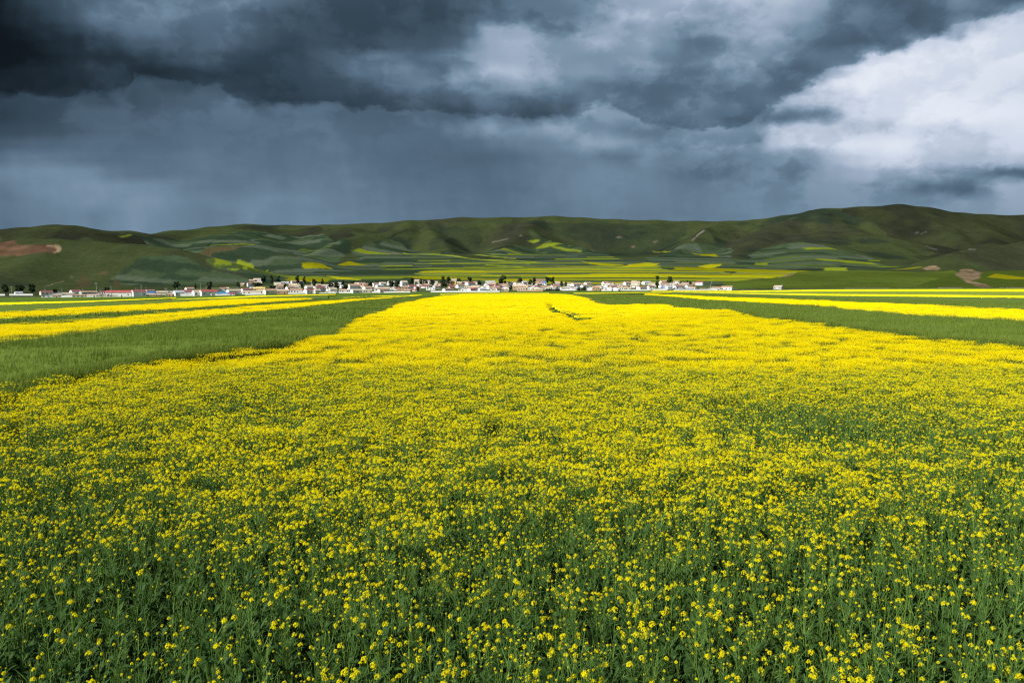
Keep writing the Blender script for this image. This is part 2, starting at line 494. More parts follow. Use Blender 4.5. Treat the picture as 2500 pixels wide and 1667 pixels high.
class MB:
    """collects polygons for one small mesh"""
    def __init__(self):
        self.v, self.f, self.m = [], [], []

    def poly(self, pts, m=0):
        n = len(self.v)
        self.v += [tuple(p) for p in pts]
        self.f.append(tuple(range(n, n + len(pts))))
        self.m.append(m)

    def solid(self, pts, faces, m=0):
        n = len(self.v)
        self.v += [tuple(p) for p in pts]
        for f in faces:
            self.f.append(tuple(n + i for i in f))
            self.m.append(m)

    def box(self, x0, x1, y0, y1, z0, z1, m=0):
        p = [(x0, y0, z0), (x1, y0, z0), (x1, y1, z0), (x0, y1, z0), (x0, y0, z1), (x1, y0, z1), (x1, y1, z1), (x0, y1, z1)]
        self.solid(p, [(0, 3, 2, 1), (4, 5, 6, 7), (0, 1, 5, 4), (1, 2, 6, 5), (2, 3, 7, 6), (3, 0, 4, 7)], m)

    def tube(self, pts, rads, sides=4, m=0, cap=True):
        rings = []
        n0 = len(self.v)
        for i, (p, r) in enumerate(zip(pts, rads)):
            p = Vector(p)
            a = Vector(pts[max(i - 1, 0)])
            b = Vector(pts[min(i + 1, len(pts) - 1)])
            d = (b - a).normalized()
            u = d.orthogonal().normalized()
            w = d.cross(u)
            for k_ in range(sides):
                an = 2 * math.pi * k_ / sides
                self.v.append(tuple(p + u * (r * math.cos(an)) + w * (r * math.sin(an))))
        for i in range(len(pts) - 1):
            for k_ in range(sides):
                a = n0 + i * sides + k_
                b = n0 + i * sides + (k_ + 1) % sides
                self.f.append((a, b, b + sides, a + sides))
                self.m.append(m)
        if cap:
            self.f.append(tuple(n0 + (len(pts) - 1) * sides + k_ for k_ in range(sides)))
            self.m.append(m)

    def join(self, other, mat=None, m=None):
        n = len(self.v)
        for p in other.v:
            self.v.append(tuple(mat @ Vector(p)) if mat is not None else p)
        for f, mm in zip(other.f, other.m):
            self.f.append(tuple(n + i for i in f))
            self.m.append(mm if m is None else m)

    def mesh(self, name, mats, smooth=False):
        me = bpy.data.meshes.new(name)
        me.from_pydata(self.v, [], self.f)
        for mt in mats:
            me.materials.append(mt)
        me.polygons.foreach_set('material_index', np.array(self.m, np.int32))
        if smooth:
            me.polygons.foreach_set('use_smooth', np.ones(len(self.f), bool))
        me.update()
        return me


# ------------------------------------------------------------------ materials
def new_mat(name):
    m = bpy.data.materials.new(name)
    m.use_nodes = True
    m.node_tree.nodes.clear()
    g = NG(m.node_tree)
    out = g.n('ShaderNodeOutputMaterial')
    return m, g, out


def mat_plain(name, col, rough=0.8, var=0.25, scale=3.0, spec=0.2, bump=0.0, bscale=40.0):
    """a painted or plastered surface: one colour with worn, uneven patches"""
    m, g, out = new_mat(name)
    tc = g.n('ShaderNodeTexCoord')
    info = g.n('ShaderNodeObjectInfo')
    off = g.v('ADD', tc.outputs['Object'], g.v('SCALE', (7.1, 3.7, 5.3), scale=g.m('MULTIPLY', info.outputs['Random'], 20.0)))
    n1 = g.noise(off, scale, 5, 0.6)
    c = g.mix(g.mapr(n1, 0.35, 0.7), tuple(v * (1 - var) for v in col), tuple(min(1, v * (1 + var * 0.35)) for v in col))
    b = g.n('ShaderNodeBsdfPrincipled')
    g.link(c, b.inputs['Base Color'])
    b.inputs['Roughness'].default_value = rough
    b.inputs['Specular IOR Level'].default_value = spec
    if bump > 0:
        bp = g.n('ShaderNodeBump')
        bp.inputs['Strength'].default_value = bump
        bp.inputs['Distance'].default_value = 0.05
        g.link(g.noise(off, bscale, 3, 0.6), bp.inputs['Height'])
        g.link(bp.outputs[0], b.inputs['Normal'])
    g.link(b.outputs[0], out.inputs[0])
    return m


def mat_leaf(name, ca, cb, trans=0.3, scale=2.0, rough=0.6, spec=0.15):
    """leaf or petal: diffuse with some light coming through, colour varying from plant to plant"""
    m, g, out = new_mat(name)
    geo = g.n('ShaderNodeNewGeometry')
    info = g.n('ShaderNodeObjectInfo')
    n1 = g.noise(geo.outputs['Position'], scale, 3, 0.6)
    f = g.m('ADD', g.m('MULTIPLY', info.outputs['Random'], 0.5), g.m('MULTIPLY', g.mapr(n1, 0.3, 0.7), 0.5))
    c = g.mix(f, ca, cb)
    b = g.n('ShaderNodeBsdfPrincipled')
    g.link(c, b.inputs['Base Color'])
    b.inputs['Roughness'].default_value = rough
    b.inputs['Specular IOR Level'].default_value = spec
    tr = g.n('ShaderNodeBsdfTranslucent')
    g.link(c, tr.inputs['Color'])
    mx = g.n('ShaderNodeMixShader')
    mx.inputs[0].default_value = trans
    g.link(b.outputs[0], mx.inputs[1])
    g.link(tr.outputs[0], mx.inputs[2])
    g.link(mx.outputs[0], out.inputs[0])
    return m


M_PETAL = mat_leaf('petal', (0.95, 0.78, 0.002), (0.96, 0.87, 0.003), 0.46, 4.0, 0.7, 0.08)
M_BUD = mat_leaf('bud', (0.50, 0.50, 0.02), (0.62, 0.58, 0.02), 0.25, 4.0)
M_STEM = mat_leaf('stem_green', (0.0830, 0.1600, 0.0280), (0.1320, 0.2280, 0.0400), 0.20, 3.0)
M_LEAF = mat_leaf('rape_leaf', (0.0330, 0.0790, 0.0190), (0.0620, 0.1240, 0.0270), 0.30, 3.0)
M_BARLEY = mat_leaf('barley_leaf', (0.1134, 0.1680, 0.0202), (0.1722, 0.2352, 0.0336), 0.30, 0.6)
M_BSTEM = mat_leaf('barley_stem', (0.0255, 0.0553, 0.0170), (0.0425, 0.0808, 0.0255), 0.15, 0.6)
M_CROWN = mat_leaf('tree_leaf', (0.0180, 0.0360, 0.0144), (0.0432, 0.0684, 0.0234), 0.15, 0.5)
M_BARK = mat_plain('bark', (0.05, 0.04, 0.03), 0.9, 0.4, 4.0)


def mat_sheet(name, ca, cb, cc, thr, bump=0.6, bs=1.2, streak=(1, 1, 1)):
    """crop canopy far away: two leaf or flower colours in fine mixture, thinner patches of a third"""
    m, g, out = new_mat(name)
    geo = g.n('ShaderNodeNewGeometry')
    pos = g.v('MULTIPLY', geo.outputs['Position'], streak)
    n1 = g.noise(pos, 1.6, 4, 0.75)
    n2 = g.noise(pos, 0.045, 5, 0.6)
    n3 = g.noise(geo.outputs['Position'], 0.16, 4, 0.6)
    c = g.mix(g.mapr(n1, 0.32, 0.68), ca, cb)
    th = g.m('ADD', g.mapr(n2, 0.25, 0.75, -0.5, 0.5), g.m('MULTIPLY', g.m('SUBTRACT', n3, 0.5), 0.7))
    c = g.mix(g.mapr(th, thr, thr + 0.35), c, cc)
    b = g.n('ShaderNodeBsdfPrincipled')
    g.link(c, b.inputs['Base Color'])
    b.inputs['Roughness'].default_value = 0.9
    b.inputs['Specular IOR Level'].default_value = 0.05
    bp = g.n('ShaderNodeBump')
    bp.inputs['Strength'].default_value = bump
    bp.inputs['Distance'].default_value = 0.25
    g.link(g.noise(pos, bs, 4, 0.7), bp.inputs['Height'])
    g.link(bp.outputs[0], b.inputs['Normal'])
    g.link(b.outputs[0], out.inputs[0])
    return m


M_SHEET_Y = mat_sheet('rapeseed_canopy', (0.86, 0.73, 0.003), (0.92, 0.81, 0.004), (0.55, 0.56, 0.012), 0.22)
M_SHEET_Y2 = mat_sheet('rapeseed_canopy_mixed', (0.60, 0.54, 0.005), (0.82, 0.72, 0.004), (0.38, 0.42, 0.015), 0.10)
M_SHEET_YG = mat_sheet('rapeseed_canopy_thin', (0.42, 0.40, 0.012), (0.60, 0.52, 0.010), (0.20, 0.28, 0.03), 0.05)
M_SHEET_G = mat_sheet('barley_canopy', (0.0840, 0.1302, 0.0168), (0.1302, 0.1806, 0.0269), (0.0966, 0.1428, 0.0269), 0.05)
M_SHEET_OLIVE = mat_sheet('oat_canopy', (0.1710, 0.2250, 0.0270), (0.2340, 0.2790, 0.0315), (0.1170, 0.1800, 0.0315), 0.05)
M_SOIL = mat_plain('field_soil', (0.035, 0.040, 0.018), 0.95, 0.5, 0.8)


def mat_ground():
    m, g, out = new_mat('terrain')
    at = g.n('ShaderNodeAttribute', attribute_name='field_colour')
    geo = g.n('ShaderNodeNewGeometry')
    n1 = g.noise(geo.outputs['Position'], 0.02, 6, 0.65)
    n2 = g.noise(geo.outputs['Position'], 0.11, 5, 0.7)
    n3 = g.noise(geo.outputs['Position'], 0.35, 4, 0.7)
    f = g.m('ADD', g.mapr(n1, 0.3, 0.7, 0.84, 1.16), g.m('ADD', g.mapr(n2, 0.3, 0.7, -0.18, 0.18), g.mapr(n3, 0.3, 0.7, -0.15, 0.15)))
    cc = g.n('ShaderNodeVectorMath', operation='SCALE')
    g.link(at.outputs['Color'], cc.inputs[0])
    g.link(f, cc.inputs['Scale'])
    b = g.n('ShaderNodeBsdfDiffuse')
    g.link(cc.outputs[0], b.inputs['Color'])
    bp = g.n('ShaderNodeBump')
    bp.inputs['Strength'].default_value = 0.5
    bp.inputs['Distance'].default_value = 2.0
    g.link(g.noise(geo.outputs['Position'], 0.08, 6, 0.7), bp.inputs['Height'])
    g.link(bp.outputs[0], b.inputs['Normal'])
    g.link(b.outputs[0], out.inputs[0])
    return m


M_GROUND = mat_ground()

# ------------------------------------------------------------------ fields traced on the land
HR = 0.90      # rapeseed height
HB = 1.22      # barley height


def curve(pts, n=60):
    pts = np.array(pts, float)
    x = np.linspace(pts[0, 0], pts[-1, 0], n)
    return np.stack([x, np.interp(x, pts[:, 0], pts[:, 1])], 1)


LEFT_EDGE = [(-420, 1075), (-200, 1000), (0, 948), (200, 908), (420, 873), (600, 850), (735, 838), (760, 828), (800, 808), (870, 780), (930, 758), (1000, 736), (1060, 724), (1120, 719)]
TOP_EDGE = [(1120, 719), (1180, 716.5), (1260, 716), (1350, 717), (1400, 720), (1430, 726), (1450, 735), (1475, 744), (1510, 745), (1560, 741.5), (1620, 743), (1700, 752), (1850, 774), (2100, 806), (2300, 828), (2500, 846), (2800, 872), (3000, 890)]
le = hit(*np.array(LEFT_EDGE).T, h=HR + 0.13)
te = hit(*np.array(TOP_EDGE).T, h=HR + 0.08)


def edge_smooth(px, w, n=320, win=21):
    """the drilled edge of a field runs smoothly over the land"""
    px = np.array(px, float)[:, 0]
    x = np.linspace(px[0], px[-1], n)
    k = np.hanning(win + 2)[1:-1]
    k /= k.sum()
    out = []
    for c in range(2):
        v = np.interp(x, px, np.log(np.maximum(w[:, 1], 1.0)) if c else w[:, 0] / w[:, 1])
        vp = np.concatenate([2 * v[0] - v[win // 2:0:-1], v, 2 * v[-1] - v[-2:-win // 2 - 2:-1]])
        out.append(np.convolve(vp, k, 'valid')[:n])
    Y = np.exp(out[1])
    return x, np.stack([out[0] * Y, Y], 1)


LE_X, le = edge_smooth(LEFT_EDGE, le, win=41)
TE_X, te = edge_smooth(TOP_EDGE, te, win=9)
MAIN_POLY = np.array([(-14.0, 1.0)] + [tuple(p) for p in le] + [tuple(p) for p in te[1:]] + [(40.0, 14.0), (14.0, 1.0)])

STRIPS = []   # name, kind, lower edge, upper edge (photo columns/rows, traced on the land), height, material


def strip(kind, lower, upper, h, mat, label):
    STRIPS.append((kind, lower, upper, h, mat, label))


L1_LO = [(-500, 905), (-250, 865), (0, 830), (150, 815), (300, 797), (450, 778), (600, 762), (750, 747), (900, 731), (960, 727)]
L1_UP = [(-500, 845), (-250, 816), (0, 797), (200, 783), (400, 765), (600, 749), (800, 735), (900, 729), (960, 726)]
L2_LO = [(-500, 808), (0, 776), (200, 766), (400, 754), (600, 742), (700, 734), (760, 730)]
L2_UP = [(-500, 785), (0, 763), (200, 752), (400, 741), (570, 731), (680, 729.5), (760, 729)]
R1_LO = [(1575, 720), (1650, 724), (1700, 729), (1850, 738), (2000, 747), (2250, 766), (2500, 779), (2900, 803)]
R1_UP = [(1575, 717.5), (1650, 720), (1750, 725), (2000, 733), (2200, 743), (2500, 757), (2900, 777)]
strip('barley_field', [(-600, 1075), (-200, 994), (0, 942), (200, 902), (420, 868), (600, 845), (730, 832), (756, 822), (796, 803), (866, 776), (926, 755), (995, 734), (1055, 722.5), (1120, 718)],
      [(-600, 920), (-250, 866), (0, 831), (150, 816), (300, 798), (450, 779), (600, 763), (750, 748), (900, 732), (960, 727.5), (1120, 717)], HB, M_SHEET_G, 'near_left')
strip('rapeseed_field', L1_LO, L1_UP, HR * 0.85, M_SHEET_Y2, 'L1')
strip('barley_field', [(-500, 844), (0, 796), (200, 782), (400, 764), (600, 748), (800, 734.5), (900, 728.5), (1000, 722)],
      [(-500, 809), (0, 777), (200, 767), (400, 755), (600, 743), (700, 735), (780, 729.5), (900, 724), (1000, 721)], HB * 0.8, M_SHEET_G, 'between')
strip('rapeseed_field', L2_LO, L2_UP, HR * 0.85, M_SHEET_Y2, 'L2')
strip('barley_field', [(-500, 784), (0, 762), (200, 751), (400, 740.5), (570, 730.5), (700, 728.5), (800, 727)],
      [(-500, 756), (0, 744), (200, 738), (400, 731), (600, 726), (800, 721)], HB * 0.8, M_SHEET_G, 'under village')
strip('rapeseed_field', [(-500, 754), (0, 743), (200, 737), (430, 727.5)], [(-500, 746), (0, 738), (200, 734.5), (430, 726.5)], HR, M_SHEET_Y, 'thin')
strip('rapeseed_field', [(420, 731.5), (520, 729), (620, 724.5), (760, 720.5), (820, 719)], [(420, 730), (520, 726.5), (620, 722), (760, 719), (820, 718)], HR, M_SHEET_Y, 'thin2')
strip('rapeseed_field', [(790, 738.5), (860, 733), (940, 727), (1030, 720.5)], [(790, 729), (860, 724.5), (940, 721.5), (1030, 719.5)], HR, M_SHEET_Y, 'wedge')
strip('rapeseed_field', [(1075, 721), (1180, 717.5), (1250, 717), (1340, 717.5)], [(1075, 716.5), (1180, 714.5), (1250, 714.2), (1340, 714.2)], HR, M_SHEET_YG, 'beyond main')
# right-hand side
strip('barley_field', [(1355, 718.5), (1405, 720.5), (1436, 726), (1456, 735), (1480, 742.5), (1510, 743.5), (1560, 740), (1620, 741), (1700, 749), (1850, 771), (2100, 802), (2300, 823), (2500, 840), (2900, 874)],
      [(1355, 716.5), (1450, 717), (1560, 719.5), (1650, 724.5), (1700, 729.5), (1850, 738.5), (2000, 747.5), (2250, 767), (2500, 780), (2900, 804)], HB, M_SHEET_G, 'near_right')
strip('rapeseed_field', R1_LO, R1_UP, HR, M_SHEET_Y, 'R1')
strip('barley_field', [(1640, 719), (1750, 724.5), (2000, 732.5), (2200, 742), (2500, 756), (2900, 776)], [(1640, 715), (1750, 718.5), (2000, 726.5), (2200, 731.5), (2500, 739), (2900, 748)], HB * 0.8, M_SHEET_G, 'right mid')
strip('barley_field', [(1640, 715), (1750, 718), (2000, 725.8), (2200, 730.8), (2500, 738), (2900, 747)], [(1640, 713), (1750, 715.5), (2000, 721), (2200, 723.5), (2500, 727), (2900, 731)], HB * 0.8, M_SHEET_G, 'right far')
strip('rapeseed_field', [(1640, 714), (1800, 717), (2000, 721), (2200, 722.8), (2500, 726), (2900, 730)], [(1640, 712.8), (1800, 714.8), (2000, 717.2), (2200, 718.2), (2500, 721.2), (2900, 724)], HR, M_SHEET_Y, 'R2')
strip('rapeseed_field', [(1400, 717.5), (1550, 715.5), (1700, 714)], [(1400, 714), (1550, 713), (1700, 712.5)], HR, M_SHEET_YG, 'mid thin')
strip('oat_field', [(1600, 712.5), (1800, 714.5), (2000, 717), (2200, 718), (2500, 721), (2900, 723)], [(1600, 710.8), (1800, 711.8), (2000, 711.2), (2200, 710.8), (2500, 711.8), (2900, 713)], HR, M_SHEET_OLIVE, 'olive')
strip('rapeseed_field', [(1590, 711.5), (1800, 713), (2000, 711), (2200, 710.5), (2500, 711.5), (2900, 713)], [(1590, 709.8), (1800, 709.8), (2000, 706.8), (2200, 706), (2500, 705.5), (2900, 705)], HR, M_SHEET_Y, 'R3')

# ------------------------------------------------------------------ colours of the land (albedo)
C_GRASS = np.array((0.036, 0.047, 0.018))      # hill pasture
C_DARK = np.array((0.0150, 0.0229, 0.0158))       # scrub, also carries painted slope shade
C_HEATH = np.array((0.027, 0.029, 0.018))      # brownish heath, also carries painted cloud and slope shade
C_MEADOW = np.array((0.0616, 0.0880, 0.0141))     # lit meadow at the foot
C_YEL = np.array((0.3168, 0.3036, 0.0070))
C_YG = np.array((0.1320, 0.1628, 0.0123))
C_GA = np.array((0.038, 0.058, 0.028))
C_GB = np.array((0.022, 0.037, 0.020))
C_GC = np.array((0.058, 0.077, 0.048))
C_GD = np.array((0.058, 0.082, 0.020))
C_EARTH = np.array((0.185, 0.135, 0.08))
C_RUST = np.array((0.105, 0.062, 0.038))


def far_poly(pts):
    p = np.array(pts, float)
    return hit(p[:, 0], p[:, 1], 0.0, 600, 4200, 900)


def patchwork(X, Y, w, d, shear, seed, probs):
    """strip fields: rows of unequal plots"""
    r = np.random.default_rng(seed)
    tab = r.random((512, 64))
    Xs = X + 30 * fbm(X / 500 + seed, Y / 500, 2)
    Ys = Y + shear * X + 20 * fbm(X / 420 - seed, Y / 420 + 3, 2)
    row = np.floor(Ys / d).astype(int)
    off = tab[row % 512, 0] * w
    wr = w * (0.6 + 0.9 * tab[row % 512, 1])
    c = np.floor((Xs + off) / wr).astype(int)
    u = tab[(row * 7 + c * 131) % 512, (c * 5 + row * 3) % 62 + 2]
    cum = np.cumsum([p for p, _ in probs])
    cum = cum / cum[-1]
    k = np.searchsorted(cum, u)
    cols = np.array([q for _, q in probs])
    return cols[np.clip(k, 0, len(cols) - 1)]


def land_colour(X, Y, Z):
    n = len(X)
    sx, sy = project(X, np.maximum(Y, 1), Z)
    s = X / np.maximum(Y, 60)
    yf = np.interp(s, FRONT_S, FRONT_Y)
    big = fbm(X / 420, Y / 420, 4)
    mid = fbm(X / 110 + 9, Y / 150, 4)
    # pasture, heath, scrub
    h = sstep(-0.15, 0.45, big + 0.5 * mid)[:, None]
    C = C_GRASS * (1 - 0.75 * h) + C_HEATH * 0.75 * h
    dk = sstep(0.05, 0.5, mid - 0.3 * big)[:, None]
    C = C * (1 - 0.8 * dk) + C_DARK * 0.8 * dk
    # valley floor
    plain = (Y < yf + 5)
    C[plain] = np.array((0.085, 0.135, 0.022))
    soil = (Y < 130) & in_poly(X, Y, MAIN_POLY)
    C[soil] = np.array((0.030, 0.042, 0.016))
    near = Y < 12
    C[near] = np.array((0.030, 0.042, 0.016))
    farm = Y > yf + 5
    idx = np.where(farm)[0]
    Xf, Yf_ = X[idx], Y[idx]
    wx, wy = 6 * fbm(Xf / 40, Yf_ / 40, 3), 5 * fbm(Xf / 40 + 7, Yf_ / 40 - 5, 3)
    vx, vy = 45 * fbm(Xf / 170 + 2, Yf_ / 170, 3), 40 * fbm(Xf / 170 - 4, Yf_ / 170 + 6, 3)


    def paint(poly, colour, soft=None):
        far = callable(colour) and 'patchwork' in colour.__code__.co_names
        m = in_poly(Xf + (vx if far else wx), Yf_ + (vy if far else wy), far_poly(poly))
        C[idx[m]] = colour if not callable(colour) else colour(Xf[m], Yf_[m])

    # village ground: trodden grass
    C[(Y > yf + 5) & (Y < yf + 190 * sstep(-0.62, -0.25, s) * sstep(0.30, 0.20, s) + 40 * mid + 30)] = np.array((0.070, 0.090, 0.034))
    # heath and scrub on the upper slopes, with cloud shadow and slope shade painted in
    def heath_shade(poly, c, k):
        m = in_poly(Xf + 2.2 * vx, Yf_ + 2.2 * vy, far_poly(poly))
        kk = (k * (0.75 + 0.5 * mid[idx[m]]))[:, None]
        C[idx[m]] = C[idx[m]] * (1 - kk) + c * kk
    heath_shade([(-300, 570), (0, 558), (130, 545), (230, 560), (330, 575), (330, 590), (200, 587), (90, 586), (0, 590), (-300, 598)], C_HEATH * 0.6, 0.8)  # cloud shadow over the back hill, put into the heath colour
    heath_shade([(2060, 520), (2200, 498), (2600, 520), (2600, 598), (2420, 600), (2330, 625), (2240, 610), (2140, 570)], C_HEATH * 0.62, 0.75)  # heath, darkened for the shade on the flank turned from the sun
    heath_shade([(1790, 565), (1900, 545), (1985, 545), (2000, 560), (1940, 588), (1850, 600), (1790, 625), (1750, 605)], C_HEATH, 0.8)
    heath_shade([(1050, 552), (1160, 548), (1180, 600), (1160, 622), (1100, 612), (1060, 585)], C_DARK, 0.75)  # scrub, with the shaded side of the spur put into its colour
    heath_shade([(1170, 615), (1190, 570), (1260, 545), (1290, 560), (1270, 590), (1220, 612)], C_HEATH, 0.8)
    heath_shade([(1340, 540), (1500, 545), (1660, 548), (1660, 595), (1590, 632), (1520, 628), (1420, 590), (1350, 565)], C_DARK, 0.7)  # scrub plus painted shade of the slope turned from the sun
    heath_shade([(560, 552), (760, 556), (860, 558), (880, 572), (800, 600), (760, 606), (740, 585), (640, 572)], C_HEATH * 0.75, 0.7)
    heath_shade([(380, 640), (480, 628), (560, 650), (620, 680), (560, 684), (480, 650)], C_HEATH, 0.5)
    greens = [(3, C_GA), (3, C_GB), (3, C_GC), (1.5, C_GD), (0.7, C_YG)]
    dull = [(4, C_GB), (3, C_GA), (3, C_GC), (0.4, C_GD)]
    # left slope fields
    paint([(330, 580), (560, 566), (760, 572), (860, 596), (800, 640), (640, 640), (560, 648), (500, 628), (440, 606), (345, 594)], lambda a, b: patchwork(a, b, 200, 60, 0.05, 4, dull))
    paint([(620, 575), (700, 572), (800, 578), (800, 605), (740, 612), (650, 606)], lambda a, b: patchwork(a, b, 110, 80, 0.02, 9, dull))
    # fields round the foot of the left hill
    paint([(310, 630), (420, 628), (520, 650), (590, 678), (620, 690), (480, 698), (280, 700), (260, 680)], lambda a, b: patchwork(a, b, 80, 28, 0.3, 14, dull))
    paint([(500, 632), (640, 625), (740, 634), (900, 628), (1130, 640), (1180, 660), (1190, 690), (900, 694), (640, 690), (560, 660)], lambda a, b: patchwork(a, b, 210, 55, -0.22, 21, greens))
    paint([(860, 612), (960, 590), (1000, 604), (1100, 620), (1180, 640), (1120, 652), (900, 640)], lambda a, b: patchwork(a, b, 260, 60, 0.15, 27, dull + [(0.2, C_YG)]))
    # valley mouth: long thin strips, mostly in flower
    strips = [(6, C_YG * 1.2), (4.2, C_YEL * 0.8), (2.0, C_GA * 1.3), (2.4, C_GD), (1.6, C_GC)]
    paint([(1020, 664), (1150, 656), (1320, 650), (1560, 648), (1640, 646), (1800, 655), (1950, 664), (1900, 682), (1700, 694), (1400, 700), (1150, 698), (1040, 676)], lambda a, b: patchwork(a, b, 700, 32, 0.04, 33, strips))
    paint([(1160, 622), (1260, 600), (1330, 586), (1440, 610), (1520, 632), (1600, 634), (1640, 646), (1500, 650), (1300, 640)], lambda a, b: patchwork(a, b, 150, 45, -0.05, 41, dull + [(0.8, C_YG)]))
    paint([(1590, 640), (1640, 610), (1760, 596), (1800, 640), (1780, 660), (1640, 662)], lambda a, b: patchwork(a, b, 190, 55, 0.1, 47, dull))
    paint([(1000, 655), (1020, 625), (1150, 630), (1320, 640), (1560, 640), (1560, 650), (1320, 653), (1150, 660)], lambda a, b: patchwork(a, b, 420, 26, -0.1, 63, [(3, C_GA), (3, C_GC), (2, C_GB), (2, C_GD), (1.6, C_YG)]))
    # the chequered dome under the right-hand hill
    paint([(1830, 622), (1880, 603), (1945, 591), (2040, 604), (2110, 622), (2150, 634), (2210, 652), (2100, 656), (1950, 658), (1830, 662), (1740, 668), (1800, 640)], lambda a, b: patchwork(a, b, 130, 52, 0.04, 55, [(3, C_GB), (4, C_GA), (5, C_GC), (1.2, C_GD), (0.2, C_YG)]))
    # meadow
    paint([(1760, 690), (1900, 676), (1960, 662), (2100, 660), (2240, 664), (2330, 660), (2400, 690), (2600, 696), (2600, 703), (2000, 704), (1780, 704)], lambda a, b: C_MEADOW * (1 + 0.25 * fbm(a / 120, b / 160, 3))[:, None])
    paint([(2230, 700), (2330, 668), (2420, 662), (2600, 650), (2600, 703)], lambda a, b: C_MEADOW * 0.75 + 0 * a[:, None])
    Y_ = C_YEL
    yl = [
        ([(280, 577), (320, 572), (323, 574), (300, 579)], C_YG), ([(508, 600), (620, 597), (622, 599), (508, 601)], C_YG),
        ([(525, 640), (530, 635), (580, 633), (620, 644), (560, 647), (523, 646)], C_YG * 1.2), ([(555, 656), (600, 658), (655, 657), (650, 660), (580, 662)], C_YG * 1.3),
        ([(735, 644), (760, 640), (790, 645), (815, 657), (745, 656)], Y_ * 0.62), ([(790, 637), (850, 638), (900, 648), (850, 648)], Y_ * 0.5),
        ([(800, 673), (850, 678), (882, 682), (870, 684), (830, 682)], Y_), ([(690, 681), (740, 677), (805, 681), (800, 688), (700, 686)], Y_ * 0.55),
        
         ([(1285, 588), (1310, 584), (1320, 588), (1300, 594)], C_YG * 1.1),
        ([(1345, 600), (1420, 612), (1415, 616), (1350, 605)], C_YG), ([(1420, 638), (1480, 644), (1530, 646), (1490, 650), (1440, 645)], Y_ * 0.7),
        ([(1540, 645), (1580, 641), (1610, 644), (1600, 650), (1500, 654)], Y_ * 0.9), ([(1595, 613), (1640, 614), (1630, 616), (1600, 616)], Y_ * 0.7),
        ([(1690, 616), (1745, 620), (1755, 627), (1710, 624)], Y_ * 0.6), ([(1700, 651), (1735, 645), (1765, 645), (1740, 655)], Y_ * 0.9),
        ([(1650, 652), (1760, 655), (1960, 661), (1980, 663), (1880, 665), (1640, 660)], Y_ * 0.55),
        ([(1330, 672), (1500, 668), (1700, 672), (1895, 676), (1880, 679), (1600, 677), (1340, 678)], Y_ * 0.95),
        ([(1180, 685), (1300, 680), (1420, 690), (1640, 688), (1640, 692), (1400, 694), (1190, 690)], Y_ * 0.8),
        ([(970, 675), (1100, 676), (1180, 680), (1180, 683), (1050, 682)], Y_ * 0.6),
        ([(2011, 654), (2066, 653), (2066, 661), (2012, 661)], C_YG * 1.25), ([(1842, 642), (1872, 641), (1874, 647), (1842, 647)], C_YG),
        ([(2150, 658), (2220, 654), (2250, 651), (2252, 652), (2216, 657)], Y_ * 0.6), ([(2117, 635), (2150, 635), (2150, 638), (2117, 637)], C_YG * 0.9),
        ([(2410, 677), (2430, 668), (2500, 677), (2600, 682), (2460, 682)], Y_ * 0.55),
        ([(430, 609), (500, 606), (560, 600), (600, 601), (570, 612), (520, 619)], C_RUST * 0.35 + C_GRASS * 0.65),
    ]
    for poly, c in yl:
        paint(poly, c)
    # bare earth: quarry scar on the left hill, landslip and track at the right
    paint([(-80, 604), (40, 598), (110, 597), (152, 600), (154, 610), (130, 618), (70, 622), (-80, 624)], lambda a, b: C_RUST * (0.8 + 0.5 * fbm(a / 30, b / 18, 3))[:, None])
    paint([(120, 599), (150, 599), (156, 608), (130, 618), (124, 618), (145, 607)], C_EARTH * 1.3)
    paint([(2250, 656), (2262, 650), (2280, 648), (2292, 655), (2288, 660), (2262, 660)], lambda a, b: C_EARTH * (0.9 + 0.6 * fbm(a / 14, b / 14, 3))[:, None])
    paint([(2330, 668), (2350, 656), (2372, 657), (2395, 665), (2392, 680), (2372, 686), (2400, 692), (2424, 701), (2400, 703), (2370, 692), (2345, 680)], lambda a, b: C_EARTH * (0.8 + 0.7 * fbm(a / 14, b / 14, 3))[:, None])
    paint([(2358, 662), (2372, 661), (2380, 667), (2368, 670)], C_EARTH * 0.55)
    paint([(180, 690), (205, 672), (222, 682), (215, 700), (190, 705)], C_RUST * 0.25 + C_GRASS * 0.6)
    paint([(268, 698), (280, 676), (296, 690), (286, 704)], C_RUST * 0.25 + C_GRASS * 0.6)
    paint([(234, 670), (250, 663), (266, 665), (262, 670)], C_RUST * 0.4 + C_GRASS * 0.5)
    for (a, b, c) in [(960, 618, 10), (1270, 575, 5), (1512, 578, 9), (1545, 602, 6), (1600, 590, 8)]:
        paint([(a - c, b + 1), (a, b - 2), (a + c, b), (a, b + 3)], np.array((0.11, 0.09, 0.065)))
    # tracks and streaks of scrub on the hills
    def line(pts, c, w=1.0):
        p = np.array(pts, float)
        paint([(x, y - w) for x, y in pts] + [(x + 1.5, y + w) for x, y in pts[::-1]], c)
    for q in ([(980, 617), (1040, 621), (1150, 632), (1290, 644)], [(1158, 622), (1190, 625), (1236, 629)], [(1172, 634), (1260, 637), (1308, 640)], [(1185, 647), (1230, 649), (1275, 652)]):
        line(q, C_YG * 1.5, 0.8)
    line([(995, 561), (962, 573), (946, 584), (955, 596), (968, 610), (974, 617)], C_DARK * 0.8)
    line([(508, 620), (512, 610), (508, 602), (516, 592), (512, 586)], C_DARK * 0.7)
    line([(1690, 588), (1704, 573), (1720, 562)], np.array((0.13, 0.12, 0.10)), 1.2)
    line([(1200, 592), (1225, 586), (1240, 583)], np.array((0.10, 0.09, 0.07)), 0.8)
    line([(160, 672), (180, 678), (196, 690)], np.array((0.10, 0.09, 0.06)), 0.8)
    line([(110, 700), (130, 692), (150, 686)], np.array((0.10, 0.09, 0.06)), 0.8)
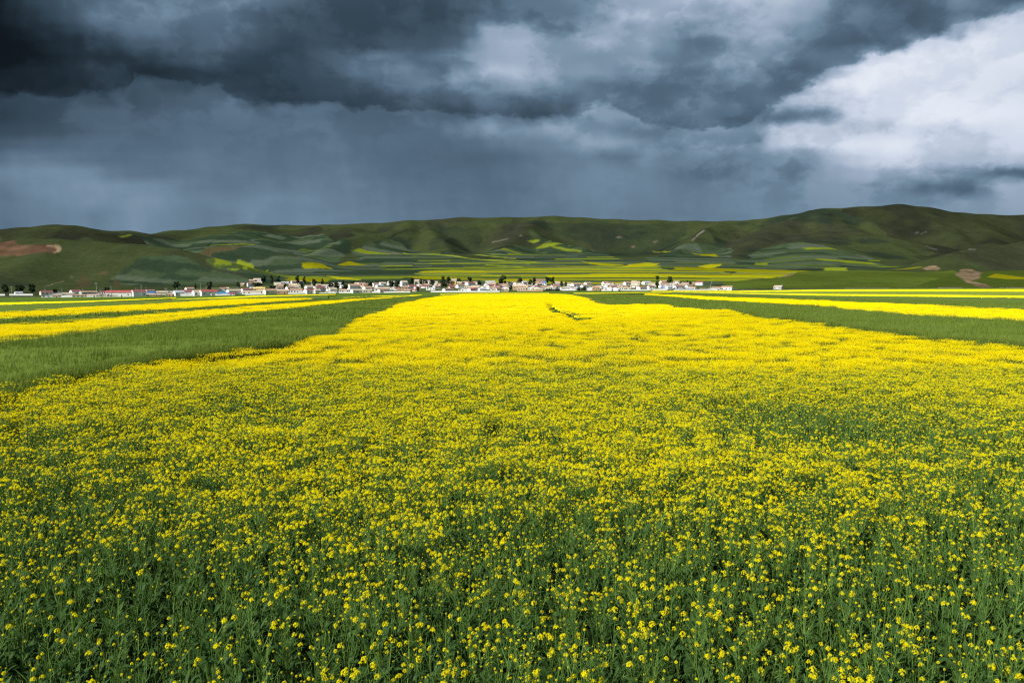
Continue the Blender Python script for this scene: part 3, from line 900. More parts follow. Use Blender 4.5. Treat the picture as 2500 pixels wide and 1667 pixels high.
    line([(2260, 600), (2275, 607), (2290, 610)], np.array((0.10, 0.10, 0.085)), 0.8)
    line([(2362, 608), (2372, 609), (2380, 608)], np.array((0.12, 0.12, 0.10)), 0.8)
    line([(2232, 567), (2250, 569), (2262, 566)], np.array((0.08, 0.08, 0.07)), 0.8)
    # track beside the far rapeseed
    paint([(1895, 679), (1910, 673), (1940, 669), (1942, 670.5), (1912, 675)], C_EARTH)
    return C


# ------------------------------------------------------------------ ground: one sheet out past the hills
def build_ground():
    ss = np.linspace(-0.88, 0.88, 1760)
    ys = np.concatenate([np.linspace(-25, 4, 6)[:-1], np.geomspace(4, 130, 70)[:-1], np.geomspace(130, 760, 60)[:-1],
                         np.linspace(760, 3800, 400)[:-1], np.geomspace(3800, 7000, 16)])
    Sg, Yg = np.meshgrid(ss, ys)
    Xg = Sg * (Yg + 32)
    X, Y = Xg.ravel(), Yg.ravel()
    Z = ground(X, Y)
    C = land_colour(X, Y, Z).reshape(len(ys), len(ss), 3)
    i0 = int(np.searchsorted(ys, 1150))
    for _ in range(1):                       # plots grade into each other over a few metres
        A = C.copy()
        A[i0:-1, 1:-1] = (C[i0:-1, 1:-1] * 2 + C[i0 - 1:-2, 1:-1] + C[i0 + 1:, 1:-1] + C[i0:-1, :-2] + C[i0:-1, 2:]) / 6
        C = A
    C = C.reshape(-1, 3)
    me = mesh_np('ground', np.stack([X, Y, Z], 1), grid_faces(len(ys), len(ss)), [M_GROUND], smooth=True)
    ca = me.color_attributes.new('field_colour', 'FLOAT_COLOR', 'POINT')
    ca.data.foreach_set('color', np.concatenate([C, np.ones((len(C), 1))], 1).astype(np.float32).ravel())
    add('ground', me, kind='structure', label='valley floor and farmed green hills')


build_ground()


# ------------------------------------------------------------------ crop canopies of the strip fields
def strip_world(lower, upper, h, nc):
    lo, up = np.array(lower, float), np.array(upper, float)
    x0, x1 = max(lo[0, 0], up[0, 0]), min(lo[-1, 0], up[-1, 0])
    x = np.linspace(x0, x1, nc)
    a = hit(x, np.interp(x, lo[:, 0], lo[:, 1]), min(h, HR) + 0.06, 10, 1150, 700, False)
    b = hit(x, np.interp(x, up[:, 0], up[:, 1]), h, 10, 1150, 700, False)
    bad = b[:, 1] < a[:, 1] + 0.5
    b[bad] = a[bad] + np.array((0, 0.5))
    return a, b


FIELD_POLYS = []


def build_strips():
    for kind, lower, upper, h, mat, tagname in STRIPS:
        nc, nr = 260, 40
        a, b = strip_world(lower, upper, h, nc)
        if tagname in ('near_left', 'near_right'):
            ex, ew, off = (LE_X, le, (-0.30, 0.15)) if tagname == 'near_left' else (TE_X, te, (0.1, 0.40))
            x = np.linspace(max(lower[0][0], upper[0][0]), min(lower[-1][0], upper[-1][0]), nc)
            a = np.stack([np.interp(x, ex, ew[:, 0]) + off[0], np.interp(x, ex, ew[:, 1]) + off[1]], 1)
            far_ = b[:, 1] < a[:, 1] + 0.5
            b[far_] = a[far_] + np.array((0, 0.5))
        FIELD_POLYS.append((kind, np.concatenate([a, b[::-1]]), h, tagname, a, b))
        t = (np.linspace(0, 1, nr) ** 1.3)[:, None]
        X = a[None, :, 0] * (1 - t) + b[None, :, 0] * t
        Y = a[None, :, 1] * (1 - t) + b[None, :, 1] * t
        lump = 0.10 * fbm(X * 0.9, Y * 0.9, 3) + 0.05 * fbm(X * 3.1, Y * 3.1, 2)
        top = ground(X, Y, False) + h * 0.86 + lump
        bot = ground(X, Y, False) - 0.05
        V = np.stack([X, Y, top], 2).reshape(-1, 3)
        Fc = grid_faces(nr, nc)
        # side walls of the standing crop
        k = len(V)
        nb = np.stack([X[0], Y[0] + 0.02, bot[0]], 1)
        fb = np.stack([X[-1], Y[-1] - 0.02, bot[-1]], 1)
        V = np.concatenate([V, nb, fb])
        i = np.arange(nc - 1)
        f1 = np.stack([i + k, i + k + 1, i + 1, i], 1)
        l = (nr - 1) * nc
        f2 = np.stack([l + i, l + i + 1, k + nc + i + 1, k + nc + i], 1)
        mi = np.concatenate([np.zeros(len(Fc)), np.ones(len(f1) + len(f2))])
        Fc = np.concatenate([Fc, f1, f2])
        add(kind, mesh_np(kind, V, Fc, [mat, M_BSTEM], mi, smooth=False), kind='structure', label='field strip on the valley floor')
    # far part of the big rapeseed field: closed canopy
    ss = np.linspace(-0.5, 0.95, 420)
    ys = np.geomspace(75, 950, 260)
    Sg, Yg = np.meshgrid(ss, ys)
    X, Y = (Sg * Yg).ravel(), Yg.ravel()
    lump = 0.12 * fbm(X * 0.8, Y * 0.8, 3) + 0.06 * fbm(X * 2.7, Y * 2.7, 2)
    Z = ground(X, Y, False) + HR * (0.42 + 0.30 * sstep(110, 200, Y)) + lump - 0.8 * (1 - sstep(75, 100, Y))
    Fc = grid_faces(len(ys), len(ss))
    cx, cy = X[Fc].mean(1), Y[Fc].mean(1)
    sx, sy = project(cx, cy, ground(cx, cy, False) + HR)
    keep = in_poly(cx, cy, MAIN_POLY) & ~slit_mask(cx, cy, 0.5)
    Fc = Fc[keep]
    used = np.unique(Fc)
    re = np.full(len(X), -1)
    re[used] = np.arange(len(used))
    add('rapeseed_field', mesh_np('rapeseed_field', np.stack([X, Y, Z], 1)[used], re[Fc], [M_SHEET_Y], smooth=True), kind='structure', label='far part of the big rapeseed field')


SLIT = hit(*np.array([(1336, 737), (1346, 748), (1362, 757), (1392, 765), (1420, 777), (1444, 789), (1440, 792), (1410, 783), (1384, 770), (1356, 760), (1340, 750), (1332, 739)]).T, h=HR)


def slit_mask(X, Y, d=0.0):
    m = in_poly(X, Y, SLIT)
    for a, b in ((d, 0), (-d, 0), (0, d), (0, -d)) if d else ():
        m |= in_poly(X + a, Y + b, SLIT)
    return m


build_strips()

# ------------------------------------------------------------------ village
M_WALL = {
    'white': mat_plain('white_wall', (0.83, 0.82, 0.79), 0.85, 0.16, 0.5),
    'cream': mat_plain('cream_wall', (0.72, 0.68, 0.52), 0.85, 0.16, 0.5),
    'grey': mat_plain('grey_wall', (0.45, 0.46, 0.45), 0.85, 0.2, 0.5),
    'tan': mat_plain('tan_wall', (0.50, 0.34, 0.19), 0.9, 0.25, 0.6),
    'yellow': mat_plain('yellow_wall', (0.74, 0.52, 0.16), 0.85, 0.16, 0.5),
}
M_ROOF = {
    'terracotta': mat_plain('terracotta_tiles', (0.44, 0.29, 0.195), 0.85, 0.35, 0.7),
    'tan': mat_plain('tan_tiles', (0.52, 0.42, 0.31), 0.85, 0.3, 0.7),
    'brown': mat_plain('brown_tiles', (0.30, 0.19, 0.14), 0.85, 0.35, 0.7),
    'maroon': mat_plain('maroon_sheet_roof', (0.26, 0.09, 0.09), 0.6, 0.25, 0.5, 0.35),
    'red': mat_plain('red_sheet_roof', (0.40, 0.09, 0.08), 0.6, 0.2, 0.5, 0.35),
    'blue': mat_plain('blue_sheet_roof', (0.06, 0.17, 0.46), 0.6, 0.2, 0.5, 0.35),
    'teal': mat_plain('teal_sheet_roof', (0.02, 0.22, 0.20), 0.6, 0.2, 0.5, 0.35),
    'grey': mat_plain('grey_sheet_roof', (0.48, 0.50, 0.53), 0.6, 0.25, 0.5, 0.35),
}
M_GLASS = mat_plain('window_glass', (0.03, 0.04, 0.05), 0.15, 0.2, 2.0, 0.6)
M_WFRAME = mat_plain('window_frame_paint', (0.6, 0.6, 0.58), 0.6, 0.1, 2.0)
M_DOOR = mat_plain('door_paint', (0.16, 0.07, 0.05), 0.6, 0.3, 2.0)
M_CHIM = mat_plain('chimney_brick', (0.16, 0.07, 0.06), 0.9, 0.3, 2.0)
M_CONC = mat_plain('pole_concrete', (0.42, 0.42, 0.40), 0.9, 0.2, 1.0)
M_STEEL = mat_plain('galvanised_steel', (0.35, 0.36, 0.37), 0.5, 0.2, 2.0, 0.4)
M_CERAMIC = mat_plain('insulator_ceramic', (0.55, 0.5, 0.45), 0.3, 0.1, 2.0, 0.5)
M_COPING = mat_plain('wall_coping', (0.50, 0.47, 0.43), 0.9, 0.25, 0.8)
M_STONE = mat_plain('rubble_stone', (0.30, 0.26, 0.20), 0.95, 0.4, 1.5)

ZK = 5.6
# crop offsets: houses were traced on five enlarged strips of the photograph
# (x0, x1, base, top, style, wall, roof [, note]) style: s long side to us, c gable at the left end, d gable at the right end, g gable to us, f flat roof
HOUSES = {
    0: [
        (180, 290, 452, 405, 'c', 'white', 'grey'), (520, 692, 450, 393, 'c', 'cream', 'maroon'), (713, 828, 450, 414, 'g', 'white', 'grey'),
        (930, 1082, 444, 378, 'c', 'white', 'maroon'), (842, 990, 462, 420, 's', 'tan', 'tan'), (1070, 1300, 444, 395, 'c', 'grey', 'terracotta'),
        (545, 716, 494, 455, 'g', 'white', 'grey'), (716, 806, 490, 458, 's', 'cream', 'terracotta'), (805, 975, 494, 455, 'g', 'white', 'grey'),
        (975, 1175, 490, 456, 's', 'cream', 'terracotta'), (1180, 1335, 490, 452, 's', 'white', 'tan'), (1340, 1440, 440, 400, 's', 'white', 'maroon'),
        (1345, 1440, 492, 456, 'f', 'cream', 'maroon'), (1380, 1510, 438, 398, 's', 'white', 'blue'), (1440, 1775, 487, 400, 's', 'white', 'red', 'wide white house under a bright red roof beside leaning power pole'),
        (1775, 1972, 487, 392, 'c', 'white', 'maroon', 'white gabled house with maroon roof joined to bright red roofed one'), (1450, 1592, 480, 452, 's', 'white', 'maroon'),
        (1960, 2100, 430, 375, 'c', 'grey', 'brown'), (1990, 2128, 440, 404, 's', 'white', 'blue'), (2125, 2282, 450, 396, 's', 'cream', 'tan'),
        (2030, 2180, 478, 446, 's', 'tan', 'tan'), (2270, 2352, 470, 430, 's', 'tan', 'tan'), (2290, 2400, 445, 400, 'c', 'white', 'grey'),
    ],
    400: [
        (105, 262, 474, 398, 'c', 'white', 'grey'), (248, 392, 456, 380, 's', 'white', 'maroon'), (270, 402, 398, 345, 'c', 'white', 'terracotta'),
        (368, 540, 462, 384, 'c', 'white', 'tan'), (472, 722, 464, 382, 'c', 'white', 'red', 'white gabled house with bright red roof behind a long low white wall'),
        (720, 885, 456, 418, 's', 'white', 'blue', 'low shed with bright blue roof by the edge of the field'), (738, 822, 436, 410, 's', 'white', 'teal', 'small shed with teal green roof behind a blue one'),
        (820, 962, 462, 428, 's', 'white', 'red', 'low shed with red roof beside blue roofed shed'),
        (838, 1036, 440, 370, 'c', 'white', 'tan'), (1036, 1202, 414, 358, 'c', 'white', 'maroon'), (1060, 1330, 436, 394, 's', 'white', 'tan'),
        (1340, 1532, 444, 366, 'c', 'cream', 'terracotta'), (1535, 1702, 438, 372, 's', 'tan', 'tan', 'tan walled house with flat brown front beside cream gabled one'),
        (1215, 1372, 398, 345, 's', 'yellow', 'yellow', 'ornate golden yellow house in the left part of the village'),
        (830, 884, 388, 345, 's', 'cream', 'tan'), (750, 832, 392, 348, 's', 'white', 'brown'), (1160, 1232, 276, 240, 's', 'tan', 'tan'), (1222, 1342, 272, 222, 's', 'white', 'tan'),
        (1045, 1098, 330, 288, 's', 'tan', 'tan'), (1128, 1202, 334, 278, 'c', 'white', 'brown'), (1222, 1332, 312, 270, 's', 'white', 'tan'), (1500, 1602, 316, 275, 'f', 'cream', 'tan'),
        (1600, 1702, 296, 266, 's', 'white', 'grey'), (1728, 1802, 302, 250, 'c', 'white', 'terracotta'), (1800, 1902, 296, 254, 's', 'white', 'terracotta'),
        (1565, 1652, 356, 310, 's', 'tan', 'terracotta'), (1650, 1782, 392, 330, 'c', 'white', 'brown'), (1740, 1862, 356, 308, 's', 'white', 'tan'),
        (1718, 1882, 422, 364, 's', 'white', 'terracotta'), (1830, 1962, 414, 378, 's', 'white', 'red'), (1900, 2062, 440, 373, 'c', 'white', 'maroon'),
        (2030, 2142, 430, 370, 'c', 'cream', 'tan'), (1915, 2032, 386, 318, 'c', 'white', 'tan'), (2040, 2192, 396, 330, 'c', 'white', 'maroon'), (2150, 2292, 352, 308, 's', 'white', 'tan'),
        (2208, 2345, 410, 358, 'c', 'white', 'maroon'), (2195, 2352, 432, 398, 'g', 'white', 'tan'), (2290, 2380, 330, 285, 's', 'white', 'terracotta'),
    ],
    800: [
        (0, 122, 412, 352, 'c', 'white', 'tan'), (150, 282, 414, 375, 's', 'white', 'tan'), (262, 442, 374, 298, 'c', 'white', 'terracotta'), (388, 522, 332, 278, 'c', 'white', 'terracotta'),
        (298, 472, 422, 368, 'c', 'white', 'tan'), (466, 602, 398, 328, 'c', 'white', 'terracotta'), (448, 542, 344, 302, 's', 'white', 'maroon'), (640, 762, 350, 308, 'c', 'white', 'grey'),
        (688, 802, 332, 273, 'c', 'white', 'tan'), (630, 842, 398, 344, 's', 'white', 'tan'), (470, 600, 420, 374, 's', 'cream', 'tan'), (670, 842, 418, 366, 'c', 'white', 'brown'),
        (940, 1040, 402, 368, 's', 'tan', 'terracotta'), (1040, 1132, 404, 374, 's', 'tan', 'tan'), (985, 1092, 334, 253, 'c', 'white', 'tan'), (1000, 1112, 372, 328, 's', 'tan', 'terracotta'), (1080, 1222, 368, 313, 'c', 'white', 'maroon'),
        (1248, 1382, 358, 316, 's', 'white', 'maroon'), (1130, 1222, 402, 368, 's', 'cream', 'red'), (1180, 1292, 312, 238, 's', 'cream', 'tan'), (1348, 1472, 384, 345, 'g', 'white', 'grey'),
        (1430, 1552, 364, 318, 'c', 'white', 'terracotta'), (1678, 1757, 316, 258, 'f', 'yellow', 'tan', 'pale yellow boxy building with flat roof between two tall trees'), (1655, 1762, 350, 313, 's', 'white', 'maroon'),
        (1560, 1722, 402, 358, 'c', 'white', 'brown'), (1748, 1882, 354, 303, 'c', 'white', 'brown'), (1788, 1902, 402, 358, 'g', 'white', 'tan'), (1905, 2052, 394, 353, 'c', 'white', 'red'),
        (1868, 2002, 368, 328, 's', 'cream', 'tan'), (1876, 2012, 318, 273, 'c', 'white', 'maroon'), (1960, 2082, 354, 318, 's', 'white', 'tan'), (2050, 2172, 402, 353, 'c', 'white', 'grey'),
        (2168, 2302, 374, 308, 'c', 'white', 'maroon'), (2228, 2352, 380, 330, 'c', 'white', 'tan'), (2198, 2302, 314, 280, 's', 'white', 'tan'), (1395, 1500, 318, 262, 's', 'white', 'tan'), (40, 130, 340, 300, 's', 'white', 'brown'),
        (1690, 1760, 278, 228, 's', 'white', 'tan'), (1980, 2060, 305, 268, 's', 'white', 'terracotta'),
    ],
    1200: [
        (20, 152, 376, 313, 'c', 'white', 'maroon'), (135, 236, 392, 333, 'g', 'white', 'grey'), (135, 236, 404, 374, 'g', 'tan', 'tan'), (208, 352, 324, 268, 'c', 'white', 'terracotta'),
        (290, 472, 380, 308, 's', 'tan', 'tan', 'big tan house with tan roof in middle of the village'), (398, 492, 304, 258, 'c', 'white', 'grey'), (440, 522, 350, 308, 's', 'white', 'maroon'), (498, 612, 384, 333, 'g', 'white', 'grey'),
        (560, 672, 370, 318, 'c', 'white', 'maroon'), (590, 702, 324, 273, 's', 'white', 'terracotta'), (605, 732, 290, 233, 's', 'tan', 'brown', 'tall tan house with brown roof and dark blue lean-to'),
        (665, 752, 318, 266, 's', 'white', 'blue'), (670, 802, 364, 326, 's', 'cream', 'terracotta'), (605, 706, 396, 366, 's', 'tan', 'tan'), (798, 952, 374, 312, 'c', 'white', 'brown'),
        (860, 932, 316, 268, 's', 'white', 'tan'), (1030, 1072, 324, 288, 's', 'white', 'tan'), (1080, 1242, 340, 283, 'c', 'white', 'terracotta'), (1060, 1152, 366, 333, 's', 'white', 'maroon'),
        (1260, 1382, 322, 273, 'c', 'white', 'terracotta'), (1218, 1332, 356, 308, 'c', 'white', 'terracotta'), (1308, 1402, 390, 338, 'g', 'white', 'grey'), (1380, 1482, 390, 328, 's', 'tan', 'terracotta'),
        (1508, 1612, 316, 266, 'c', 'white', 'terracotta'), (1538, 1702, 354, 308, 'c', 'white', 'tan'), (1538, 1642, 394, 338, 'g', 'white', 'grey'), (1645, 1737, 394, 343, 'g', 'white', 'grey'), (1600, 1672, 316, 278, 's', 'white', 'terracotta'),
        (1698, 1802, 334, 293, 's', 'cream', 'terracotta'), (1738, 1842, 384, 343, 's', 'white', 'tan'), (1798, 1912, 318, 268, 'c', 'white', 'terracotta'), (1898, 2022, 350, 313, 's', 'white', 'tan'), (1988, 2132, 388, 328, 'c', 'white', 'brown'),
        (1918, 2032, 314, 263, 's', 'cream', 'tan'), (2058, 2192, 308, 262, 'c', 'white', 'grey'), (2128, 2242, 372, 318, 'c', 'white', 'brown'), (2148, 2262, 334, 288, 's', 'white', 'tan'), (0, 60, 350, 290, 's', 'white', 'terracotta'),
        (1120, 1210, 388, 348, 's', 'white', 'grey'), (1440, 1520, 360, 320, 's', 'white', 'tan'), (1820, 1910, 384, 348, 's', 'cream', 'tan'),
    ],
    1500: [
        (608, 712, 354, 308, 'c', 'white', 'terracotta'), (618, 742, 304, 253, 'c', 'white', 'terracotta'), (703, 802, 374, 328, 'c', 'white', 'grey'), (748, 852, 334, 288, 's', 'white', 'tan'), (798, 962, 372, 312, 'c', 'white', 'brown'),
        (808, 892, 290, 253, 's', 'white', 'terracotta'), (635, 695, 370, 340, 's', 'white', 'blue'), (928, 1022, 324, 278, 's', 'white', 'terracotta'), (1048, 1127, 314, 273, 'f', 'tan', 'tan'),
        (1118, 1237, 318, 262, 'd', 'white', 'maroon', 'white house with maroon gable standing alone above the right end of the village'), (1028, 1142, 382, 338, 'd', 'white', 'terracotta'), (980, 1082, 386, 360, 's', 'grey', 'grey'),
        (1283, 1412, 388, 360, 'g', 'white', 'grey'), (1338, 1472, 382, 340, 's', 'white', 'terracotta'), (1468, 1642, 387, 330, 'd', 'white', 'terracotta', 'white house with terracotta roof at the far right end of the village wall'),
        (2190, 2332, 381, 326, 'd', 'grey', 'tan', 'lone grey brick hut with tan roof in the fields right of the village'),
        (880, 960, 330, 296, 's', 'cream', 'tan'),
    ],
}
WALLS = {0: [(0, 70, 458, 436, 'white'), (130, 452, 456, 434, 'white'), (880, 1300, 470, 446, 'white'), (1340, 1600, 494, 478, 'cream')],
         400: [(175, 655, 488, 456, 'white'), (705, 960, 481, 455, 'white'), (1110, 1390, 452, 430, 'white'), (1700, 2200, 437, 420, 'white'), (2200, 2352, 434, 424, 'white')],
         800: [(0, 390, 424, 410, 'white'), (540, 830, 419, 405, 'white'), (830, 1130, 416, 400, 'white'), (1410, 2060, 412, 396, 'white'), (2060, 2352, 410, 398, 'white')],
         1200: [(0, 118, 407, 390, 'white'), (350, 700, 399, 380, 'tan'), (950, 1150, 388, 368, 'white'), (1500, 1740, 392, 384, 'white'), (1740, 2140, 390, 374, 'white')],
         1500: [(240, 500, 388, 372, 'white'), (520, 720, 386, 366, 'white'), (810, 1640, 390, 378, 'white'), (1165, 1252, 382, 356, 'tan')]}
TREES = {0: [(20, 132, 440, 306, 'r'), (196, 345, 420, 318, 'r'), (386, 514, 440, 290, 'r'), (715, 792, 440, 366, 'r'), (1420, 1500, 402, 345, 'r')],
         400: [(118, 228, 376, 272, 'r'), (580, 672, 400, 273, 'r'), (985, 1052, 380, 264, 'r'), (1205, 1350, 362, 276, 'r'), (1335, 1392, 290, 198, 'p'), (1455, 1497, 300, 194, 'p'), (1548, 1602, 296, 200, 'p'), (1430, 1570, 392, 318, 'r'),
               (1798, 1857, 300, 198, 'p'), (1904, 1947, 300, 208, 'p'), (1862, 1917, 362, 278, 'r'), (2018, 2098, 346, 238, 'r'), (2148, 2184, 310, 238, 'p'), (2238, 2332, 350, 286, 'r'), (1508, 1552, 300, 240, 'r'), (418, 444, 376, 303, 'p'), (1640, 1668, 372, 300, 'p')],
         800: [(80, 182, 378, 268, 'r'), (183, 232, 330, 248, 'r'), (198, 292, 384, 308, 'r'), (0, 72, 356, 298, 'r'), (308, 392, 326, 264, 'r'), (518, 632, 360, 262, 'r'), (820, 912, 362, 256, 'r'), (905, 992, 362, 250, 'r'), (1095, 1182, 318, 216, 'r'),
               (1244, 1306, 326, 236, 'r'), (1308, 1376, 326, 246, 'r'), (1380, 1467, 342, 236, 'r'), (1530, 1640, 366, 250, 'r'), (1545, 1610, 330, 198, 'r'), (1615, 1685, 320, 206, 'r'), (1754, 1837, 312, 216, 'r'), (1898, 1972, 288, 200, 'r'), (1873, 1907, 296, 246, 'r'), (2034, 2112, 322, 256, 'r'), (1209, 1257, 406, 338, 'r'), (1690, 1730, 262, 212, 'r')],
         1200: [(105, 202, 330, 200, 'p'), (338, 437, 312, 220, 'r'), (493, 560, 336, 240, 'r'), (550, 612, 330, 216, 'r'), (228, 292, 390, 316, 'r'), (724, 788, 306, 202, 'r'), (774, 872, 292, 208, 'r'), (822, 872, 336, 272, 'r'), (938, 977, 336, 268, 'p'), (998, 1032, 330, 276, 'p'),
                (705, 830, 394, 362, 'b'), (820, 962, 394, 360, 'b'), (1150, 1230, 392, 336, 'b'), (1220, 1302, 392, 318, 'b'), (1972, 2028, 300, 254, 'r')],
         1500: [(554, 612, 262, 186, 'r'), (563, 617, 352, 270, 'p'), (714, 797, 290, 200, 'r'), (703, 782, 332, 246, 'r'), (974, 1012, 296, 248, 'r'), (1013, 1057, 322, 266, 'r'), (794, 842, 386, 342, 'b')]}
POLES = {0: [(165, 505, 348, 1), (1332, 496, 300, 2), (1525, 494, 343, 0), (1632, 470, 392, 0), (1936, 490, 333, 1), (2276, 484, 372, 1), (850, 440, 352, 0), (1135, 450, 362, 0), (620, 452, 352, 0), (1375, 445, 372, 1), (1858, 420, 352, 0), (1880, 420, 356, 0), (2000, 410, 345, 0)],
         400: [(30, 480, 372, 1), (178, 480, 360, 0), (240, 470, 372, 0), (505, 400, 292, 0), (586, 420, 338, 1), (1018, 400, 335, 2), (660, 420, 350, 1)],
         800: [(632, 380, 262, 0), (1302, 362, 232, 0), (1376, 372, 240, 1)], 1200: [(95, 330, 222, 0), (202, 330, 232, 0)], 1500: [(1331, 300, 256, 1), (1313, 380, 300, 0)]}

FRONT_FN = lambda x: np.interp(x, FRONT_X, FRONT_PY)


def seat(px, py):
    """a spot on the village land for a base seen at photo pixel (px, py)"""
    py = min(py, float(FRONT_FN(px)) - 0.4)
    p = hit([px], [py], 0.0, 700, 2600, 900)[0]
    return float(p[0]), float(p[1])


def gz(X, Y):
    return float(ground(np.array([X]), np.array([Y]))[0])


def build_house(x0, x1, yb, yt, style, wall, roof):
    px, pw, ph = (x0 + x1) / 2, (x1 - x0), (yb - yt)
    X, Y = seat(px, yb)
    Z = gz(X, Y)
    u = Y / F
    W, H = pw * u, ph * u
    root = bpy.data.objects.new('house', None)
    COL.objects.link(root)
    view = -math.atan2(X, Y)
    yaw = {'s': random.uniform(-8, 8), 'c': random.uniform(24, 36), 'd': random.uniform(-36, -24), 'g': random.uniform(-6, 6), 'f': random.uniform(-10, 10)}[style]
    ya = math.radians(yaw)
    if style in 'sf':
        Lx, Dy = W / (abs(math.cos(ya)) + 0.45 * abs(math.sin(ya))), max(W * 0.45, min(7.0, W))
        Dy = min(Dy, 7.5)
        Lx = W - abs(math.sin(ya)) * Dy
    elif style in 'cd':
        Dy = min(W * 0.62, 7.5)
        Lx = max((W - abs(math.sin(ya)) * Dy) / math.cos(ya), W * 0.5)
    else:
        Lx, Dy = W, W * 0.9
    H = max(H, 2.6)
    hr = 0.0 if style == 'f' else min(H * 0.32, 0.32 * (Dy if style != 'g' else Lx) + 0.2)
    hw = H - hr
    hx, hy = Lx / 2, Dy / 2
    # sits with its nearest face at the traced base
    root.location = (X, Y + hy, Z)
    root.rotation_euler = (0, 0, view * 0.6 + ya)
    z0 = -1.2
    mb = MB()
    if style == 'f':
        mb.box(-hx, hx, -hy, hy, z0, hw)
    elif style == 'g':
        p = [(-hx, -hy, z0), (hx, -hy, z0), (hx, -hy, hw), (0, -hy, H - 0.1), (-hx, -hy, hw)]
        q = [(a, hy, c) for a, b, c in p]
        mb.solid(p + q, [(0, 1, 2, 3, 4), (9, 8, 7, 6, 5), (1, 6, 7, 2), (5, 0, 4, 9), (2, 7, 8, 3), (4, 3, 8, 9), (0, 5, 6, 1)])
    else:
        p = [(-hx, -hy, z0), (-hx, hy, z0), (-hx, hy, hw), (-hx, 0, H - 0.1), (-hx, -hy, hw)]
        q = [(hx, b, c) for a, b, c in p]
        mb.solid(p + q, [(4, 3, 2, 1, 0), (5, 6, 7, 8, 9), (0, 5, 9, 4), (2, 7, 6, 1), (3, 8, 7, 2), (4, 9, 8, 3), (1, 6, 5, 0)])
    add('wall', mb.mesh('wall', [M_WALL[wall]]), root)
    rmat = M_ROOF.get(roof) or M_WALL[roof]
    rf = MB()
    e, th = 0.28, 0.14
    if style == 'f':
        rf.box(-hx - 0.15, hx + 0.15, -hy - 0.15, hy + 0.15, hw + 0.003, hw + 0.22)
    else:
        def slab(axis):
            a, b = (hx, hy) if axis == 'x' else (hy, hx)      # a: half length along the ridge, b: half span
            k = (H - hw) / b
            for sgn in (-1, 1):
                lo = (b + e) * sgn
                prof = [(lo, hw - e * k + 0.02), (0, H + 0.02), (0, H + 0.02 + th), (lo, hw - e * k + 0.02 + th)]
                pts = []
                for end in (-a - e, a + e):
                    for (q_, z_) in prof:
                        pts.append((end, q_, z_) if axis == 'x' else (q_, end, z_))
                rf.solid(pts, [(0, 1, 2, 3), (7, 6, 5, 4), (0, 4, 5, 1), (1, 5, 6, 2), (2, 6, 7, 3), (3, 7, 4, 0)])
        slab('y' if style == 'g' else 'x')
    ro = add('roof', rf.mesh('roof', [rmat]), root)
    if style in 'scd' and W > 5:
        rc = MB()
        rc.box(-hx - e, hx + e, -0.13, 0.13, H + th - 0.02, H + th + 0.10)
        add('ridge_cap', rc.mesh('ridge_cap', [rmat]), ro)
        if random.random() < 0.6:
            cx = random.uniform(-0.6, 0.6) * hx
            ch = MB()
            ch.box(cx - 0.28, cx + 0.28, 0.15, 0.7, H - 0.5, H + 0.75)
            ch.box(cx - 0.36, cx + 0.36, 0.08, 0.77, H + 0.75, H + 0.87)
            add('chimney', ch.mesh('chimney', [M_CHIM]), ro)
    # openings on the side that faces the fields
    if hw > 1.7 and W > 4:
        n = 1 if Lx < 5 else (2 if Lx < 9 else 3)
        wz0, wz1 = hw * 0.38, min(hw * 0.38 + 1.1, hw * 0.82)
        slots = [(-hx + Lx * (i + 0.5) / (n + (1 if style in 'sf' else 0))) for i in range(n + (1 if style in 'sf' else 0))]
        for i, cx in enumerate(slots):
            if random.random() < 0.28:
                continue
            if i == len(slots) // 2 and style in 'sf':
                d = MB()
                d.box(cx - 0.5, cx + 0.5, -hy - 0.05, -hy + 0.05, 0, min(2.0, hw * 0.82))
                add('door', d.mesh('door', [M_DOOR]), root)
                continue
            w2 = min(0.75, Lx * 0.09)
            fr = MB()
            for (a0, a1, b0, b1) in ((cx - w2, cx + w2, wz1, wz1 + 0.08), (cx - w2, cx + w2, wz0 - 0.1, wz0), (cx - w2 - 0.08, cx - w2, wz0 - 0.1, wz1 + 0.08), (cx + w2, cx + w2 + 0.08, wz0 - 0.1, wz1 + 0.08), (cx - 0.03, cx + 0.03, wz0, wz1)):
                fr.box(a0, a1, -hy - 0.08, -hy + 0.02, b0, b1)
            wo = add('window', fr.mesh('window', [M_WFRAME]), root)
            pn = MB()
            pn.box(cx - w2, cx + w2, -hy - 0.03, -hy + 0.02, wz0, wz1)
            add('pane', pn.mesh('pane', [M_GLASS]), wo)
    return root


ORD = ['first', 'second', 'third', 'fourth', 'fifth', 'sixth', 'seventh', 'eighth', 'ninth', 'tenth', 'eleventh', 'twelfth', 'thirteenth', 'fourteenth', 'fifteenth', 'sixteenth', 'seventeenth', 'eighteenth', 'nineteenth', 'twentieth'] + ['twenty-' + q for q in ('first', 'second', 'third', 'fourth', 'fifth', 'sixth', 'seventh', 'eighth', 'ninth')] + ['thirtieth'] + ['thirty-' + q for q in ('first', 'second', 'third', 'fourth', 'fifth', 'sixth', 'seventh', 'eighth', 'ninth')]
LANDMARKS = [(0, 'the picture edge'), (285, 'the wide red roof'), (510, 'the walled red roof'), (632, 'the golden house'), (990, 'the lone bush'),
             (1107, 'the pale yellow box'), (1268, 'the big tan house'), (1440, 'the terracotta cottage'), (1600, 'the stacked trees'), (1710, 'the lone maroon gable')]


